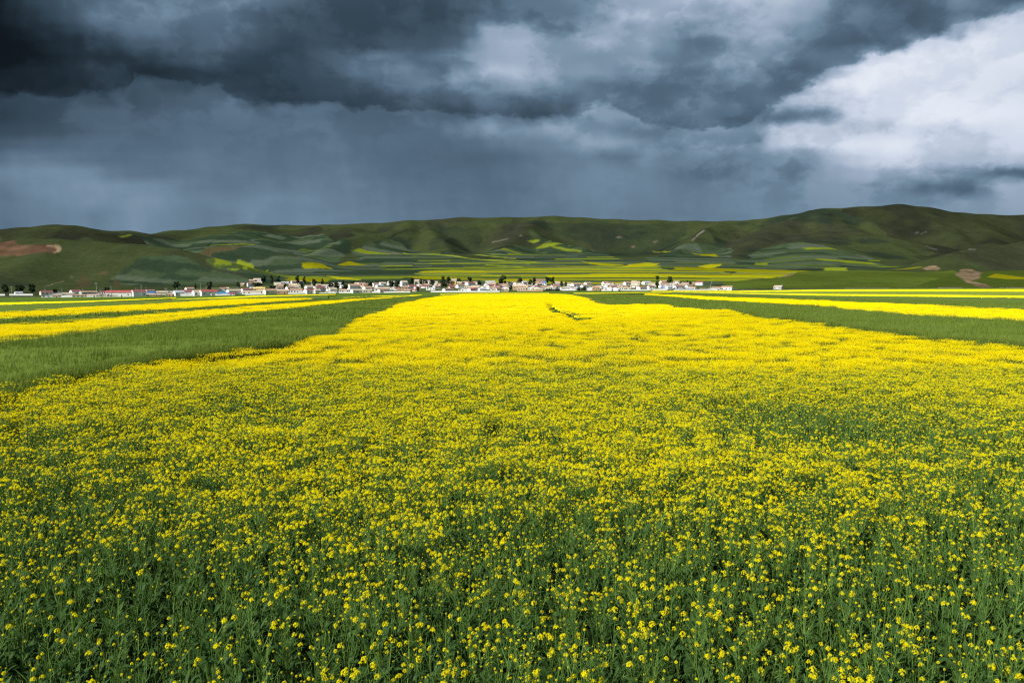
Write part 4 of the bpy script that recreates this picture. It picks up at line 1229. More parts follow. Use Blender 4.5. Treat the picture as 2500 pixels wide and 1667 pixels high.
def locate(items, what):
    """items: list of (px, row, text, object): write labels counted from the nearest landmark on the left within each row"""
    groups = {}
    for it in sorted(items, key=lambda q: q[0]):
        k = max(i for i, (lx, _) in enumerate(LANDMARKS) if lx <= max(it[0], 0))
        groups.setdefault((k, it[1]), []).append(it)
    for (k, row), lst in groups.items():
        for i, (px, _, text, ob) in enumerate(lst):
            where = ORD[min(i, 38)] + (' from ' if k == 0 else ' right of ') + LANDMARKS[k][1]
            ob['label'] = f'{text}, {row}, {where}'


def build_village():
    items = []
    for off, lst in HOUSES.items():
        for h in lst:
            x0, x1, yb, yt, style, wall, roof = h[:7]
            px0, px1, pyb, pyt = off + x0 / ZK, off + x1 / ZK, 640 + yb / ZK, 640 + yt / ZK
            o = build_house(px0, px1, pyb, pyt, style, wall, roof)
            o['category'] = 'house'
            o['group'] = 'houses of the village'
            d = float(FRONT_FN((px0 + px1) / 2)) - pyb
            if len(h) > 7:
                o['label'] = h[7]
            else:
                shape = {'s': 'house', 'c': 'gabled house', 'd': 'gabled house', 'g': 'gable end', 'f': 'flat house'}[style]
                row = 'front row' if d < 3.2 else ('middle rows' if d < 9 else 'back rows')
                items.append(((px0 + px1) / 2, row, f'{wall} {shape}, {roof} roof', o))
    # small houses and sheds that crowd between the traced ones
    fr = random.Random(5)
    for k in range(85):
        px = fr.uniform(560, 1690)
        lim = np.interp(px, [560, 700, 900, 1300, 1600, 1700], [9, 20, 24, 18, 17, 8])
        pyb = float(FRONT_FN(px)) - fr.uniform(2.5, lim)
        w, hgt = fr.uniform(13, 24), fr.uniform(6.5, 9.5)
        wall, roof, style = fr.choice(['white'] * 6 + ['cream', 'tan']), fr.choice(['terracotta', 'tan', 'tan', 'brown', 'maroon', 'grey']), fr.choice('sccg')
        o = build_house(px - w / 2, px + w / 2, pyb, pyb - hgt, style, wall, roof)
        o['category'] = 'house'
        o['group'] = 'houses of the village'
        d = float(FRONT_FN(px)) - pyb
        shape = {'s': 'house', 'c': 'gabled house', 'g': 'gable end'}[style]
        items.append((px, 'front row' if d < 3.2 else ('middle rows' if d < 9 else 'back rows'), f'{wall} {shape}, {roof} roof', o))
    locate(items, 'house')
    witems = []
    for off, lst in WALLS.items():
        for (x0, x1, yb, yt, col) in lst:
            a, b = off + x0 / ZK, off + x1 / ZK
            yb_, yt_ = 640 + yb / ZK, 640 + yt / ZK
            Xa, Ya = seat(a, yb_)
            Xb, Yb = seat(b, yb_)
            root = bpy.data.objects.new('courtyard_wall', None)
            COL.objects.link(root)
            mx, my = (Xa + Xb) / 2, (Ya + Yb) / 2
            root.location = (mx, my, gz(mx, my))
            root.rotation_euler = (0, 0, math.atan2(Yb - Ya, Xb - Xa))
            Lh = math.hypot(Xb - Xa, Yb - Ya) / 2
            hh = max((yb_ - yt_) * my / F, 1.3)
            mb = MB()
            mb.box(-Lh, Lh, -0.15, 0.15, -1.5, hh)
            add('wall_panel', mb.mesh('wall_panel', [M_WALL[col]]), root)
            mb = MB()
            mb.box(-Lh - 0.05, Lh + 0.05, -0.22, 0.22, hh + 0.003, hh + 0.14)
            add('coping', mb.mesh('coping', [M_COPING]), root)
            root['category'] = 'wall'
            root['group'] = 'courtyard walls of the village'
            witems.append(((a + b) / 2, 'facing the fields', f'low {col} courtyard wall', root))
    locate(witems, 'wall')


build_village()


# ------------------------------------------------------------------ trees of the village
def crown_mesh(kind, seed):
    r = random.Random(seed)
    mb = MB()
    clumps = []
    if kind == 'p':
        for i in range(16):
            z = 0.18 + 0.8 * i / 15
            w = 0.22 * math.sin(math.pi * min(1, (z - 0.1) / 0.95)) ** 0.7
            a = r.uniform(0, 6.28)
            clumps.append((w * math.cos(a), w * math.sin(a), z, 0.15 + 0.06 * r.random()))
    elif kind == 'b':
        for i in range(14):
            clumps.append((r.uniform(-0.42, 0.42), r.uniform(-0.25, 0.25), r.uniform(0.2, 0.75), 0.2 + 0.1 * r.random()))
    else:
        for i in range(20):
            z = r.uniform(0.28, 0.93)
            w = 0.36 * math.sqrt(max(0.0, 1 - ((z - 0.58) / 0.42) ** 2)) * r.uniform(0.4, 1.0)
            a = r.uniform(0, 6.28)
            clumps.append((w * math.cos(a), w * math.sin(a), z, 0.11 + 0.08 * r.random()))
    for (cx, cy, cz, cr) in clumps:
        for k in range(90):
            v = Vector((r.gauss(0, 1), r.gauss(0, 1), r.gauss(0, 0.8))).normalized() * cr * (0.45 + 0.6 * r.random())
            p = Vector((cx, cy, cz)) + v
            if p.z < 0.05:
                continue
            s = r.uniform(0.03, 0.065)
            n = (v.normalized() + Vector((r.gauss(0, 0.5), r.gauss(0, 0.5), r.gauss(0, 0.5)))).normalized()
            a = n.orthogonal().normalized()
            b = n.cross(a)
            an = r.uniform(0, 3.14)
            a, b = a * math.cos(an) + b * math.sin(an), b * math.cos(an) - a * math.sin(an)
            mb.poly([p - a * s, p + b * s * 0.7, p + a * s, p - b * s * 0.7])
    tk = MB()
    if kind == 'b':
        for a in range(4):
            tk.tube([(0, 0, -0.1), (0.1 * math.cos(a * 1.6), 0.1 * math.sin(a * 1.6), 0.2), (0.25 * math.cos(a * 1.6), 0.2 * math.sin(a * 1.6), 0.5)], [0.02, 0.015, 0.006], 5)
    else:
        tk.tube([(0, 0, -0.06), (0.01, 0, 0.2), (0.0, 0.01, 0.5), (0.01, 0, 0.85)], [0.035, 0.026, 0.016, 0.005], 6)
        for q in clumps[::2]:
            tk.tube([(0, 0, max(0.12, q[2] - 0.25)), (q[0] * 0.5, q[1] * 0.5, q[2] - 0.1), (q[0], q[1], q[2])], [0.014, 0.009, 0.004], 4)
    return mb.mesh('crown', [M_CROWN]), tk.mesh('trunk', [M_BARK])


def build_trees():
    protos = {k: [crown_mesh(k, 100 * i + ord(k)) for i in range(n)] for k, n in (('r', 5), ('p', 3), ('b', 2))}
    items = []
    j = 0
    for off, lst in TREES.items():
        for (x0, x1, yb, yt, kind) in lst:
            a, b = off + x0 / ZK, off + x1 / ZK
            yb_, yt_ = 640 + yb / ZK, 640 + yt / ZK
            X, Y = seat((a + b) / 2, yb_)
            Y += 4
            X *= (Y) / (Y - 4)
            h = (yb_ - yt_) * Y / F
            w = (b - a) * Y / F
            cm, tm = protos[kind][j % len(protos[kind])]
            j += 1
            root = bpy.data.objects.new('shrub' if kind == 'b' else ('poplar_tree' if kind == 'p' else 'broadleaf_tree'), None)
            COL.objects.link(root)
            root.location = (X, Y, gz(X, Y))
            nat = {'r': 0.92, 'p': 0.60, 'b': 1.2}[kind]
            root.scale = (w / nat, w / nat, h)
            root.rotation_euler = (0, 0, random.uniform(0, 6.28) if kind != 'b' else random.uniform(-0.3, 0.3))
            add('crown', cm, root)
            add('trunk', tm, root)
            root['category'] = {'b': 'shrub'}.get(kind, 'tree')
            root['group'] = 'trees of the village'
            d = float(FRONT_FN((a + b) / 2)) - yb_
            row = 'near front' if d < 6 else ('mid village' if d < 14 else 'at the back')
            text = {'r': 'dark round-crowned tree', 'p': 'slender dark upright tree', 'b': 'low dark green bush'}[kind]
            items.append(((a + b) / 2, row, text, root))
    locate(items, 'tree')


build_trees()


# ------------------------------------------------------------------ power poles
def build_poles():
    items = []
    for off, lst in POLES.items():
        for (x, yb, yt, arms) in lst:
            px, yb_, yt_ = off + x / ZK, 640 + yb / ZK, 640 + yt / ZK
            X, Y = seat(px, yb_)
            h = (yb_ - yt_) * Y / F
            root = bpy.data.objects.new('power_pole', None)
            COL.objects.link(root)
            root.location = (X, Y, gz(X, Y))
            lean = -0.06 if arms == 2 and off == 0 else random.uniform(-0.015, 0.015)
            root.rotation_euler = (0, lean, random.uniform(-0.3, 0.3))
            mb = MB()
            mb.tube([(0, 0, -0.8), (0, 0, h * 0.5), (0, 0, h)], [0.19, 0.16, 0.11], 8)
            add('post', mb.mesh('post', [M_CONC]), root)
            for i in range(max(arms, 0)):
                z = h - 0.35 - 1.1 * i
                wdt = 1.5 - 0.3 * i
                mb = MB()
                mb.box(-wdt, wdt, -0.16, -0.05, z - 0.06, z + 0.06)
                arm = add('cross_arm', mb.mesh('cross_arm', [M_STEEL]), root)
                for q in (-0.9, 0.0, 0.9):
                    ib = MB()
                    ib.tube([(q * wdt, -0.1, z + 0.06), (q * wdt, -0.1, z + 0.2), (q * wdt, -0.1, z + 0.36)], [0.05, 0.09, 0.05], 6)
                    add('insulator', ib.mesh('insulator', [M_CERAMIC]), arm)
            root['category'] = 'pole'
            root['group'] = 'power poles'
            text = ['plain thin grey pole', 'grey power pole with one crossarm', 'power pole with two crossarms'][arms]
            items.append((px, 'above the roofs', text, root))
    locate(items, 'pole')


build_poles()


# ------------------------------------------------------------------ roadside wall beyond the right-hand fields
def build_road():
    xs = np.linspace(1790, 2750, 90)
    p = np.array([seat(x, float(FRONT_FN(x)) - 0.3) for x in xs])
    z = ground(p[:, 0], p[:, 1])
    V, Fc = [], []
    for i, ((X, Y), zz) in enumerate(zip(p, z)):
        V += [(X, Y, zz + 0.05), (X, Y + 6, zz + 0.35)]
    V = np.array(V)
    i = np.arange(len(p) - 1) * 2
    add('road', mesh_np('road', V, np.stack([i, i + 2, i + 3, i + 1], 1), [mat_plain('old_asphalt', (0.06, 0.06, 0.058), 0.9, 0.3, 0.2)]), kind='structure', label='country road along the meadow')
    segs = [(2062, 2172, 0.9), (2290, 2330, 1.3), (2332, 2348, 0.9), (2440, 2450, 1.0), (2455, 2500, 1.1), (1812, 1850, 0.8)]
    for n, (a, b, hgt) in enumerate(segs):
        Xa, Ya = seat(a, float(FRONT_FN(a)) - 0.3)
        Xb, Yb = seat(b, float(FRONT_FN(b)) - 0.3)
        mx, my = (Xa + Xb) / 2, (Ya + Yb) / 2
        mb = MB()
        L = math.hypot(Xb - Xa, Yb - Ya)
        k = max(2, int(L / 3))
        for q in range(k):
            mb.box(-L / 2 + L * q / k, -L / 2 + L * (q + 0.94) / k, -0.25, 0.25, -1, hgt * random.uniform(0.85, 1.1))
        o = add('roadside_wall', mb.mesh('roadside_wall', [M_STONE]), category='wall', group='low walls along the road')
        o['label'] = f'low pale stone wall along the road, {ORD[n]} of six'
        o.location = (mx, my - 0.6, gz(mx, my))
        o.rotation_euler = (0, 0, math.atan2(Yb - Ya, Xb - Xa))
    order = [('leftmost low roadside wall, beside the lone grey hut', 5), ('longest low pale roadside wall under the green meadow', 0), ('low pale roadside wall just left of the landslip track', 1),
             ('short pale roadside wall under the landslip track', 2), ('shortest pale roadside wall right of the landslip track', 3), ('rightmost pale roadside wall at the picture edge', 4)]
    ws = [o for o in COL.objects if o.name.startswith('roadside_wall')]
    ws = sorted(ws, key=lambda o: o.name)
    for text, i in order:
        ws[i]['label'] = text
    for n, x in enumerate((2024, 2142, 2234, 2338, 2405)):
        X, Y = seat(x, float(FRONT_FN(x)) - 0.5)
        root = bpy.data.objects.new('roadside_pole', None)
        COL.objects.link(root)
        root.location = (X, Y + 8, gz(X, Y + 8))
        mb = MB()
        mb.tube([(0, 0, -0.5), (0, 0, 5)], [0.11, 0.08], 6)
        add('post', mb.mesh('post', [M_BARK]), root)
        mb = MB()
        mb.box(-0.5, 0.5, -0.14, -0.06, 4.6, 4.7)
        add('cross_arm', mb.mesh('cross_arm', [M_STEEL]), root)
        root['category'] = 'pole'
        root['group'] = 'dark poles along the road'
        root['label'] = f'thin dark roadside pole in the meadow, {ORD[n]} right of the lone hut'


build_road()

# ------------------------------------------------------------------ rapeseed plants
def petal_flower(mb, c, n, r, rad, m=0):
    n = n.normalized()
    a = n.orthogonal().normalized()
    b = n.cross(a)
    an = r.uniform(0, 1.57)
    a, b = a * math.cos(an) + b * math.sin(an), b * math.cos(an) - a * math.sin(an)
    for u, v in ((a, b), (b, -a), (-a, -b), (-b, a)):
        tip = c + u * rad + n * (0.25 * rad)
        mb.poly([c, c + (u * 0.75 - v * 0.45) * rad + n * (0.3 * rad), tip, c + (u * 0.75 + v * 0.45) * rad + n * (0.3 * rad)], m)


def head_mesh_mb(seed, big):
    """one raceme: a dome of open four-petalled flowers round a tuft of green buds"""
    r = random.Random(seed)
    mb = MB()
    R = 0.021 if big else 0.014
    n = 15 if big else 9
    for i in range(n):
        t = (i + 0.5) / n
        z = 0.95 - 1.25 * t
        a = 2.4 * i + r.uniform(-0.3, 0.3)
        q = math.sqrt(max(0.05, 1 - z * z))
        d = Vector((q * math.cos(a), q * math.sin(a), z))
        c = Vector((d.x * R, d.y * R, d.z * R * 0.9))
        petal_flower(mb, c, d + Vector((0, 0, 0.45)), r, r.uniform(0.0075, 0.0105))
    petal_flower(mb, Vector((0, 0, R * 0.92)), Vector((r.gauss(0, 0.2), r.gauss(0, 0.2), 1)), r, 0.010)
    for i in range(3):
        a = i * 2.1 + r.random()
        c = Vector((0.006 * math.cos(a), 0.006 * math.sin(a), R * 0.95))
        mb.solid([c + Vector((0.004, 0, 0)), c + Vector((-0.002, 0.0035, 0)), c + Vector((-0.002, -0.0035, 0)), c + Vector((0, 0, 0.010))], [(0, 1, 3), (1, 2, 3), (2, 0, 3)], 1)
    return mb


HEADS_MB = [head_mesh_mb(50 + i, i < 3) for i in range(6)]
HEADS_ME = [h.mesh('flower_head', [M_PETAL, M_BUD]) for h in HEADS_MB]


def leaf_shape(mb, base, dr, up, ln, wd, droop, m=0):
    side = dr.cross(up).normalized()
    p1 = base + dr * (ln * 0.45) + up * (ln * 0.16)
    p2 = base + dr * ln + up * (ln * (0.1 - droop))
    mb.poly([base, p1 - side * wd, p1 + side * wd], m)
    mb.poly([p1 - side * wd, p2, p1 + side * wd], m)


def make_plant(seed, heads):
    r = random.Random(seed)
    st, lf, hd = MB(), MB(), []
    H = r.uniform(0.80, 0.98)
    lean = Vector((r.gauss(0, 0.05), r.gauss(0, 0.05), 0))
    pt = lambda t: Vector((lean.x * t * t, lean.y * t * t, H * t))
    st.tube([pt(t) for t in (0, 0.35, 0.7, 1.0)], [0.0055, 0.0048, 0.0035, 0.002], 4)
    tips = [(pt(1.0), 1.0)]
    nb = max(5, heads)
    for i in range(nb):
        t = r.uniform(0.38, 0.86) if i < 5 else r.uniform(0.62, 0.90)
        a = 2.4 * i + r.uniform(-0.4, 0.4)
        ln = r.uniform(0.16, 0.30)
        d = Vector((math.cos(a), math.sin(a), 0))
        b = pt(t)
        m_ = b + d * (ln * 0.30) + Vector((0, 0, ln * 0.45))
        top = b + d * (ln * (0.46 if i < 5 else r.uniform(0.2, 1.0))) + Vector((0, 0, min(ln * 1.15, H * 1.02 - b.z)))
        if i < 9:
            st.tube([b, m_, top], [0.0030, 0.0024, 0.0014], 3)
        else:
            sd2 = Vector((-math.sin(a), math.cos(a), 0)) * 0.0018
            lf.poly([m_ - sd2, m_ + sd2, top], 1)
        tips.append((top, r.uniform(0.55, 0.95)))
    for i, (p, s) in enumerate(tips):
        if i < heads:
            hd.append((p, (0.92 if heads < 8 else 0.90) * s * r.choice([0.5, 0.65, 0.85, 1.0, 1.1, 1.45])))
        # pods and stalks standing off below each raceme
        for k in range(4 if i < 9 else 1):
            a = r.uniform(0, 6.28)
            q = p - Vector((0, 0, r.uniform(0.03, 0.17)))
            d = Vector((math.cos(a), math.sin(a), r.uniform(0.5, 1.1))).normalized()
            e = q + d * r.uniform(0.04, 0.075)
            sd_ = d.orthogonal().normalized() * 0.0022
            lf.poly([q - sd_, q + sd_, e], 1)
    for i in range(13):
        t = r.uniform(0.12, 0.80)
        a = 2.4 * i + r.uniform(-0.5, 0.5)
        d = Vector((math.cos(a), math.sin(a), 0))
        ln = (0.29 - 0.21 * t) * r.uniform(0.7, 1.3)
        leaf_shape(lf, pt(t), (d + Vector((0, 0, 0.7))).normalized(), Vector((0, 0, 1)), ln, ln * (0.22 - 0.11 * t), r.uniform(-0.1, 0.35), 0)
    # thin side shoots that fill the stand with upright lines
    for i in range(9):
        a = r.uniform(0, 6.28)
        b = pt(r.uniform(0.3, 0.7)) + Vector((math.cos(a), math.sin(a), 0)) * r.uniform(0.0, 0.03)
        e = b + Vector((math.cos(a) * r.uniform(0.03, 0.13), math.sin(a) * r.uniform(0.03, 0.13), r.uniform(0.14, 0.32)))
        sd_ = Vector((-math.sin(a), math.cos(a), 0)) * 0.004
        lf.poly([b - sd_, b + sd_, e], 1)
    return st, lf, hd


VAR = []      # (bloom level, stem mb, leaf mb, heads)
for lev, nh in ((0, 0), (0, 1), (1, 3), (1, 5), (2, 10), (2, 12), (3, 24), (3, 28)):
    VAR.append((lev, *make_plant(900 + len(VAR) * 13, nh)))


def hidden(name, me):
    o = bpy.data.objects.new(name, me)      # source shape for the scatter, never placed in the scene itself
    return o


PROTO = []
for i, (lev, st, lf, hd) in enumerate(VAR):
    mb = MB()
    mb.join(st, m=2)
    for f, mm in zip(lf.f, lf.m):
        pass
    n0 = len(mb.v)
    mb.v += lf.v
    for f, mm in zip(lf.f, lf.m):
        mb.f.append(tuple(n0 + q for q in f))
        mb.m.append(3 if mm == 0 else 2)
    r = random.Random(i)
    for k, (p, s) in enumerate(hd):
        mt = Matrix.Translation(p) @ Matrix.Rotation(r.uniform(0, 6.28), 4, 'Z') @ Matrix.Rotation(r.gauss(0, 0.25), 4, 'X') @ Matrix.Scale(s, 4)
        mb.join(HEADS_MB[(k * 5 + i) % 3 if s > 0.8 else 3 + (k + i) % 3], mt)
    PROTO.append(hidden('rapeseed_shape', mb.mesh('rapeseed_shape', [M_PETAL, M_BUD, M_STEM, M_LEAF])))


def octa(mb, c, s, r, m):
    pts = [Vector((s, 0, 0)), Vector((0, s, 0)), Vector((-s, 0, 0)), Vector((0, -s, 0)), Vector((0, 0, s * 0.8)), Vector((0, 0, -s * 0.6))]
    pts = [c + p * r.uniform(0.7, 1.3) for p in pts]
    mb.solid(pts, [(0, 1, 4), (1, 2, 4), (2, 3, 4), (3, 0, 4), (1, 0, 5), (2, 1, 5), (3, 2, 5), (0, 3, 5)], m)


def rape_patch(seed, size, nheads, nblades, hs, bw):
    r = random.Random(seed)
    mb = MB()
    for i in range(nblades):
        x, y = r.uniform(-size / 2, size / 2), r.uniform(-size / 2, size / 2)
        h = r.uniform(0.55, 0.86)
        a = r.uniform(0, 6.28)
        sx, sy = math.cos(a) * bw, math.sin(a) * bw
        tx, ty = x + r.gauss(0, 0.07), y + r.gauss(0, 0.07)
        z0 = r.uniform(0.0, 0.4)
        mb.poly([(x - sx, y - sy, z0), (x + sx, y + sy, z0), (tx + sx * 0.3, ty + sy * 0.3, h), (tx - sx * 0.3, ty - sy * 0.3, h)], 1 if r.random() < 0.5 else 2)
    for i in range(nheads):
        x, y = r.uniform(-size / 2, size / 2), r.uniform(-size / 2, size / 2)
        z = r.choice([r.uniform(0.84, 0.97), r.uniform(0.84, 0.97), r.uniform(0.62, 0.95)])
        octa(mb, Vector((x, y, z)), hs * r.uniform(0.6, 1.25), r, 0)
    return hidden('rapeseed_patch_shape', mb.mesh('rapeseed_patch_shape', [M_PETAL, M_STEM, M_LEAF]))


P1 = len(PROTO)
for lev, nh in enumerate((35, 130, 310, 520)):
    for k in range(2):
        PROTO.append(rape_patch(300 + lev * 7 + k, 1.0, nh, 130, 0.0165, 0.011))
P2 = len(PROTO)
for lev, nh in enumerate((50, 140, 280, 420)):
    PROTO.append(rape_patch(400 + lev, 2.6, nh, 150, 0.048, 0.04))


def bloom(X, Y):
    """how freely the stand flowers, 0..1, in patches over the field"""
    sx, sy = project(X, Y, ground(X, Y, False) + HR)
    b = np.interp(sy, [720, 850, 950, 1100, 1200, 1300, 1400, 1500, 1700, 2500], [0.98, 0.98, 1.02, 0.93, 0.73, 0.53, 0.43, 0.37, 0.34, 0.34])
    for (cx, cy, rx, ry, a) in [(1350, 1265, 330, 55, -0.22), (2080, 1030, 330, 70, -0.34), (1850, 1000, 160, 45, -0.2), (590, 990, 190, 45, -0.26), (330, 1390, 330, 110, -0.14), (2400, 1260, 220, 170, -0.22),
                                (1480, 870, 190, 40, -0.22), (1900, 1560, 420, 110, 0.16), (850, 1330, 330, 90, 0.12), (2250, 930, 300, 40, 0.1), (1080, 770, 150, 16, -0.22), (880, 806, 140, 12, -0.20), (1290, 750, 80, 10, -0.2),
                                (1270, 790, 60, 7, -0.2), (1150, 760, 220, 25, -0.12), (100, 1150, 250, 160, -0.14), (60, 1600, 380, 130, -0.15), (1080, 1440, 200, 60, -0.25), (1600, 1100, 320, 70, 0.12), (930, 1130, 160, 50, -0.1)]:
        b = b + 1.5 * a * np.exp(-((sx - cx) / rx) ** 2 - ((sy - cy) / ry) ** 2)
    b = b + 0.34 * fbm(X / 3.2, Y / 3.8, 3) + 0.30 * fbm(X / 10, Y / 8, 2) * sstep(8, 18, Y)
    return np.clip(b, 0.02, 1)


def wedge_points(y0, y1, cell, poly, jit=0.9, smin=-0.80, smax=0.80):
    x0, x1 = smin * y1 - 2, smax * y1 + 2
    gx, gy = np.meshgrid(np.arange(x0, x1, cell), np.arange(y0, y1, cell))
    X = (gx + (rng.random(gx.shape) - 0.5) * cell * jit).ravel()
    Y = (gy + (rng.random(gx.shape) - 0.5) * cell * jit).ravel()
    k = (X > smin * Y - 1.5) & (X < smax * Y + 1.5) & (Y >= y0) & (Y < y1)
    X, Y = X[k], Y[k]
    k = in_poly(X, Y, poly)
    return X[k], Y[k]


def scatter_group():
    pass


_groups = {}


def scatter(name, pts, rot, scl, idx, protos, **props):
    me = bpy.data.meshes.new(name)
    me.vertices.add(len(pts))
    me.vertices.foreach_set('co', np.asarray(pts, np.float32).ravel())
    a = me.attributes.new('rot', 'FLOAT_VECTOR', 'POINT')
    a.data.foreach_set('vector', np.asarray(rot, np.float32).ravel())
    a = me.attributes.new('scl', 'FLOAT_VECTOR', 'POINT')
    a.data.foreach_set('vector', np.asarray(scl, np.float32).ravel())
    a = me.attributes.new('idx', 'INT', 'POINT')
    a.data.foreach_set('value', np.asarray(idx, np.int32))
    o = add(name, me, **props)
    key = tuple(p.name for p in protos)
    if key not in _groups:
        ng = bpy.data.node_groups.new('scatter', 'GeometryNodeTree')
        ng.interface.new_socket('Geometry', in_out='INPUT', socket_type='NodeSocketGeometry')
        ng.interface.new_socket('Geometry', in_out='OUTPUT', socket_type='NodeSocketGeometry')
        N, Lk = ng.nodes, ng.links
        gi, go = N.new('NodeGroupInput'), N.new('NodeGroupOutput')
        jn = N.new('GeometryNodeJoinGeometry')
        for p in reversed(protos):
            oi = N.new('GeometryNodeObjectInfo')
            oi.inputs['Object'].default_value = p
            oi.inputs['As Instance'].default_value = True
            Lk.new(oi.outputs['Geometry'], jn.inputs[0])
        ip = N.new('GeometryNodeInstanceOnPoints')
        ip.inputs['Pick Instance'].default_value = True

        def attr(nm, typ):
            q = N.new('GeometryNodeInputNamedAttribute')
            q.data_type = typ
            q.inputs['Name'].default_value = nm
            return q.outputs['Attribute']
        Lk.new(gi.outputs[0], ip.inputs['Points'])
        Lk.new(jn.outputs[0], ip.inputs['Instance'])
        Lk.new(attr('idx', 'INT'), ip.inputs['Instance Index'])
        e2r = N.new('FunctionNodeEulerToRotation')
        Lk.new(attr('rot', 'FLOAT_VECTOR'), e2r.inputs[0])
        Lk.new(e2r.outputs[0], ip.inputs['Rotation'])
        Lk.new(attr('scl', 'FLOAT_VECTOR'), ip.inputs['Scale'])
        Lk.new(ip.outputs[0], go.inputs[0])
        _groups[key] = ng
    md = o.modifiers.new('scatter', 'NODES')
    md.node_group = _groups[key]
    return o


def level(b, n):
    """turn bloom into a level with chance"""
    q = b * 3.0 + rng.normal(0, 0.45, n)
    return np.clip(np.round(q), 0, 3).astype(int)


def build_rape():
    P, R_, S_, I_ = [], [], [], []

    def put(X, Y, idx, dz=0.0, s=(0.80, 1.18), tilt=0.09, sq=1.0):
        n = len(X)
        Z = ground(X, Y, False) + dz
        P.append(np.stack([X, Y, Z], 1))
        R_.append(np.stack([rng.normal(0, tilt, n), rng.normal(0, tilt, n), rng.random(n) * 6.283], 1))
        sc = rng.uniform(*s, n)
        S_.append(np.stack([sc * sq, sc * sq, sc], 1))
        I_.append(idx)

    # near stand: whole plants
    X, Y = wedge_points(3.2, 30.0, 0.205, MAIN_POLY)
    keep = rng.random(len(X)) < 0.94
    X, Y = X[keep], Y[keep]
    lv = level(bloom(X, Y), len(X))
    idx = lv * 2 + rng.integers(0, 2, len(X))
    # the plants nearest the camera stand as single plants
    Z = ground(X, Y, False)
    sx, sy = project(X, Y, Z + 0.75)
    sc = rng.uniform(0.80, 1.18, len(X))
    vis = (sx > 0) & (sx < 2500) & (sy > 700) & (sy < 1690)
    dist = np.where(vis, np.hypot(np.hypot(X, Y), Z + 0.8), 1e9)
    order = np.argsort(dist)[:300]
    for j in order:
        lev, st, lf, hd = VAR[idx[j]]
        one_plant(idx[j], float(X[j]), float(Y[j]), float(Z[j]), float(sc[j]))
    rest = np.ones(len(X), bool)
    rest[order] = False
    put(X[rest], Y[rest], idx[rest])
    # middle: metre-wide patches
    X, Y = wedge_points(29.2, 120.0, 0.86, MAIN_POLY)
    k = ~slit_mask(X, Y, 0.55)
    X, Y = X[k], Y[k]
    lv = level(bloom(X, Y), len(X))
    put(X, Y, P1 + lv * 2 + rng.integers(0, 2, len(X)), tilt=0.03)
    # weeds in the gap
    gx = rng.uniform(SLIT[:, 0].min() - 1, SLIT[:, 0].max() + 1, 4000)
    gy = rng.uniform(SLIT[:, 1].min() - 1, SLIT[:, 1].max() + 1, 4000)
    k = slit_mask(gx, gy, 0.55)
    put(gx[k][:700], gy[k][:700], np.full(len(gx[k][:700]), P1), s=(0.35, 0.6), tilt=0.1)
    # far: wide patches over the closed canopy
    X, Y = wedge_points(118.0, 560.0, 2.3, MAIN_POLY, smin=-0.4)
    k = ~slit_mask(X, Y, 1.2)
    X, Y = X[k], Y[k]
    lv = level(bloom(X, Y), len(X))
    put(X, Y, P2 + lv, tilt=0.02)
    scatter('rapeseed_plants', np.concatenate(P), np.concatenate(R_), np.concatenate(S_), np.concatenate(I_), PROTO, kind='stuff',
            label='dense flowering rapeseed filling the big yellow field', category='rapeseed')
    # the strip fields
    names = {'L1': 'rapeseed in the widest yellow strip left of the big field', 'L2': 'rapeseed in the second yellow strip from the left village', 'R1': 'rapeseed in the widest yellow strip at the right'}
    for kind, poly, h, tg, a, b in FIELD_POLYS:
        if tg not in names:
            continue
        P.clear(); R_.clear(); S_.clear(); I_.clear()
        X, Y = wedge_points(40.0, 130.0, 0.9, poly)
        if len(X):
            lv = level(np.clip(0.44 + 0.38 * fbm(X / 5, Y / 5, 3), 0, 1), len(X))
            put(X, Y, P1 + lv * 2 + rng.integers(0, 2, len(X)), tilt=0.03)
        X, Y = wedge_points(130.0, 520.0, 2.4, poly)
        if len(X):
            lv = level(np.clip(0.56 + 0.38 * fbm(X / 9, Y / 9, 3), 0, 1), len(X))
            put(X, Y, P2 + lv, tilt=0.02)
        scatter('rapeseed_plants', np.concatenate(P), np.concatenate(R_), np.concatenate(S_), np.concatenate(I_), PROTO, kind='stuff', label=names[tg], category='rapeseed')


PLANT_ME = {}


def one_plant(v, x, y, z, s):
    lev, st, lf, hd = VAR[v]
    if v not in PLANT_ME:
        PLANT_ME[v] = (st.mesh('stem', [M_STEM]), lf.mesh('foliage', [M_LEAF, M_STEM]))
    sm, lm = PLANT_ME[v]
    root = bpy.data.objects.new('rapeseed_plant', None)
    COL.objects.link(root)
    root.location = (x, y, z)
    root.scale = (s, s, s)
    root.rotation_euler = (random.gauss(0, 0.07), random.gauss(0, 0.07), random.uniform(0, 6.283))
    root['category'] = 'plant'
    root['group'] = 'rapeseed plants at the near edge of the field'
    root['label'] = 'green rapeseed plant at the near edge of the yellow field, bottom of the picture'
    add('stem', sm, root)
    add('foliage', lm, root)
    for k, (p, hs) in enumerate(hd):
        o = add('flower_head', HEADS_ME[(k * 5 + v) % 3 if hs > 0.8 else 3 + (k + v) % 3], root)
        o.location = p
        o.scale = (hs, hs, hs)
        o.rotation_euler = (random.gauss(0, 0.25), random.gauss(0, 0.25), random.uniform(0, 6.28))


build_rape()


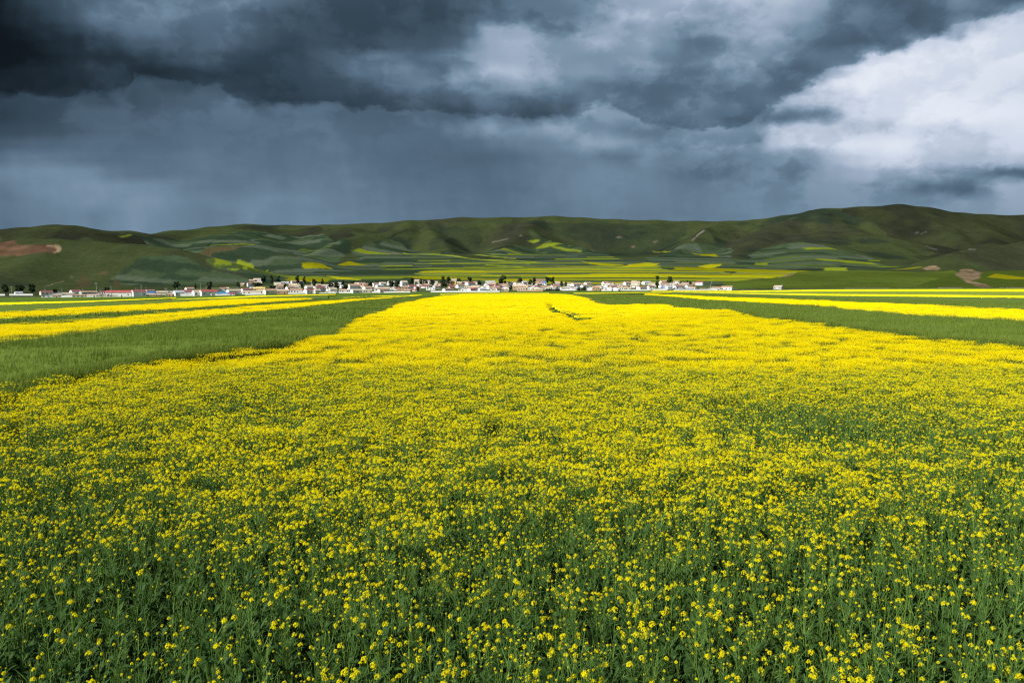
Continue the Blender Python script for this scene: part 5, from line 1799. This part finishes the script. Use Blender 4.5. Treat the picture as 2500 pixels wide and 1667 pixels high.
# ------------------------------------------------------------------ barley
def barley_patch(seed, size, n, bw):
    r = random.Random(seed)
    mb = MB()
    for i in range(n):
        x, y = r.uniform(-size / 2, size / 2), r.uniform(-size / 2, size / 2)
        h = r.uniform(0.72, 1.08)
        a = r.uniform(0, 6.28)
        sx, sy = math.cos(a) * bw, math.sin(a) * bw
        lx, ly = 0.10 + r.gauss(0, 0.09), r.gauss(0, 0.09)
        m1 = (x + lx * 0.35, y + ly * 0.35, h * 0.70)
        tp = (x + lx, y + ly, h)
        mb.poly([(x - sx * 0.7, y - sy * 0.7, 0.0), (x + sx * 0.7, y + sy * 0.7, 0.0), (m1[0] + sx, m1[1] + sy, m1[2]), (m1[0] - sx, m1[1] - sy, m1[2])], 1)
        mb.poly([(m1[0] - sx, m1[1] - sy, m1[2]), (m1[0] + sx, m1[1] + sy, m1[2]), tp], 0)
    return hidden('barley_shape', mb.mesh('barley_shape', [M_BARLEY, M_BSTEM]))


BP = [barley_patch(700 + i, 1.0, 210, 0.012) for i in range(4)] + [barley_patch(750 + i, 2.6, 240, 0.045) for i in range(3)]


def build_barley():
    names = {'near_left': 'green barley standing left of the big yellow field', 'near_right': 'green barley standing right of the big yellow field', 'between': 'green barley between the two yellow strips at the left',
             'right mid': 'green barley beyond the widest yellow strip at the right'}
    for kind, poly, h, tg, a, b in FIELD_POLYS:
        if tg not in names:
            continue
        P, I_, S_ = [], [], []
        X, Y = wedge_points(14.0, 110.0, 0.88, poly)
        P.append(np.stack([X, Y, ground(X, Y, False)], 1))
        I_.append(rng.integers(0, 4, len(X)))
        X2, Y2 = wedge_points(110.0, 480.0, 2.3, poly)
        P.append(np.stack([X2, Y2, ground(X2, Y2, False)], 1))
        I_.append(4 + rng.integers(0, 3, len(X2)))
        # ragged margin facing the camera
        t = rng.random(1500)
        i = np.clip((t * (len(a) - 1)).astype(int), 0, len(a) - 2)
        f = (t * (len(a) - 1) - i)[:, None]
        e = a[i] * (1 - f) + a[i + 1] * f
        e = e[(e[:, 1] < 320)] + rng.normal(0, 0.12, (int((e[:, 1] < 320).sum()), 2))
        P.append(np.stack([e[:, 0], e[:, 1], ground(e[:, 0], e[:, 1], False)], 1))
        I_.append(rng.integers(0, 4, len(e)))
        pts = np.concatenate(P)
        idx = np.concatenate(I_)
        n = len(pts)
        hv = (h / 1.0) * (1 + 0.14 * fbm(pts[:, 0] / 9, pts[:, 1] / 4, 3) + rng.normal(0, 0.05, n))
        rot = np.stack([0.22 * fbm(pts[:, 0] / 6, pts[:, 1] / 5, 2) + rng.normal(0, 0.05, n), 0.22 * fbm(pts[:, 0] / 6 + 9, pts[:, 1] / 5, 2) + rng.normal(0, 0.05, n), rng.normal(0, 0.5, n)], 1)
        scatter('barley_plants', pts, rot, np.stack([np.ones(n), np.ones(n), hv], 1), idx, BP, kind='stuff', label=names[tg], category='barley')


build_barley()
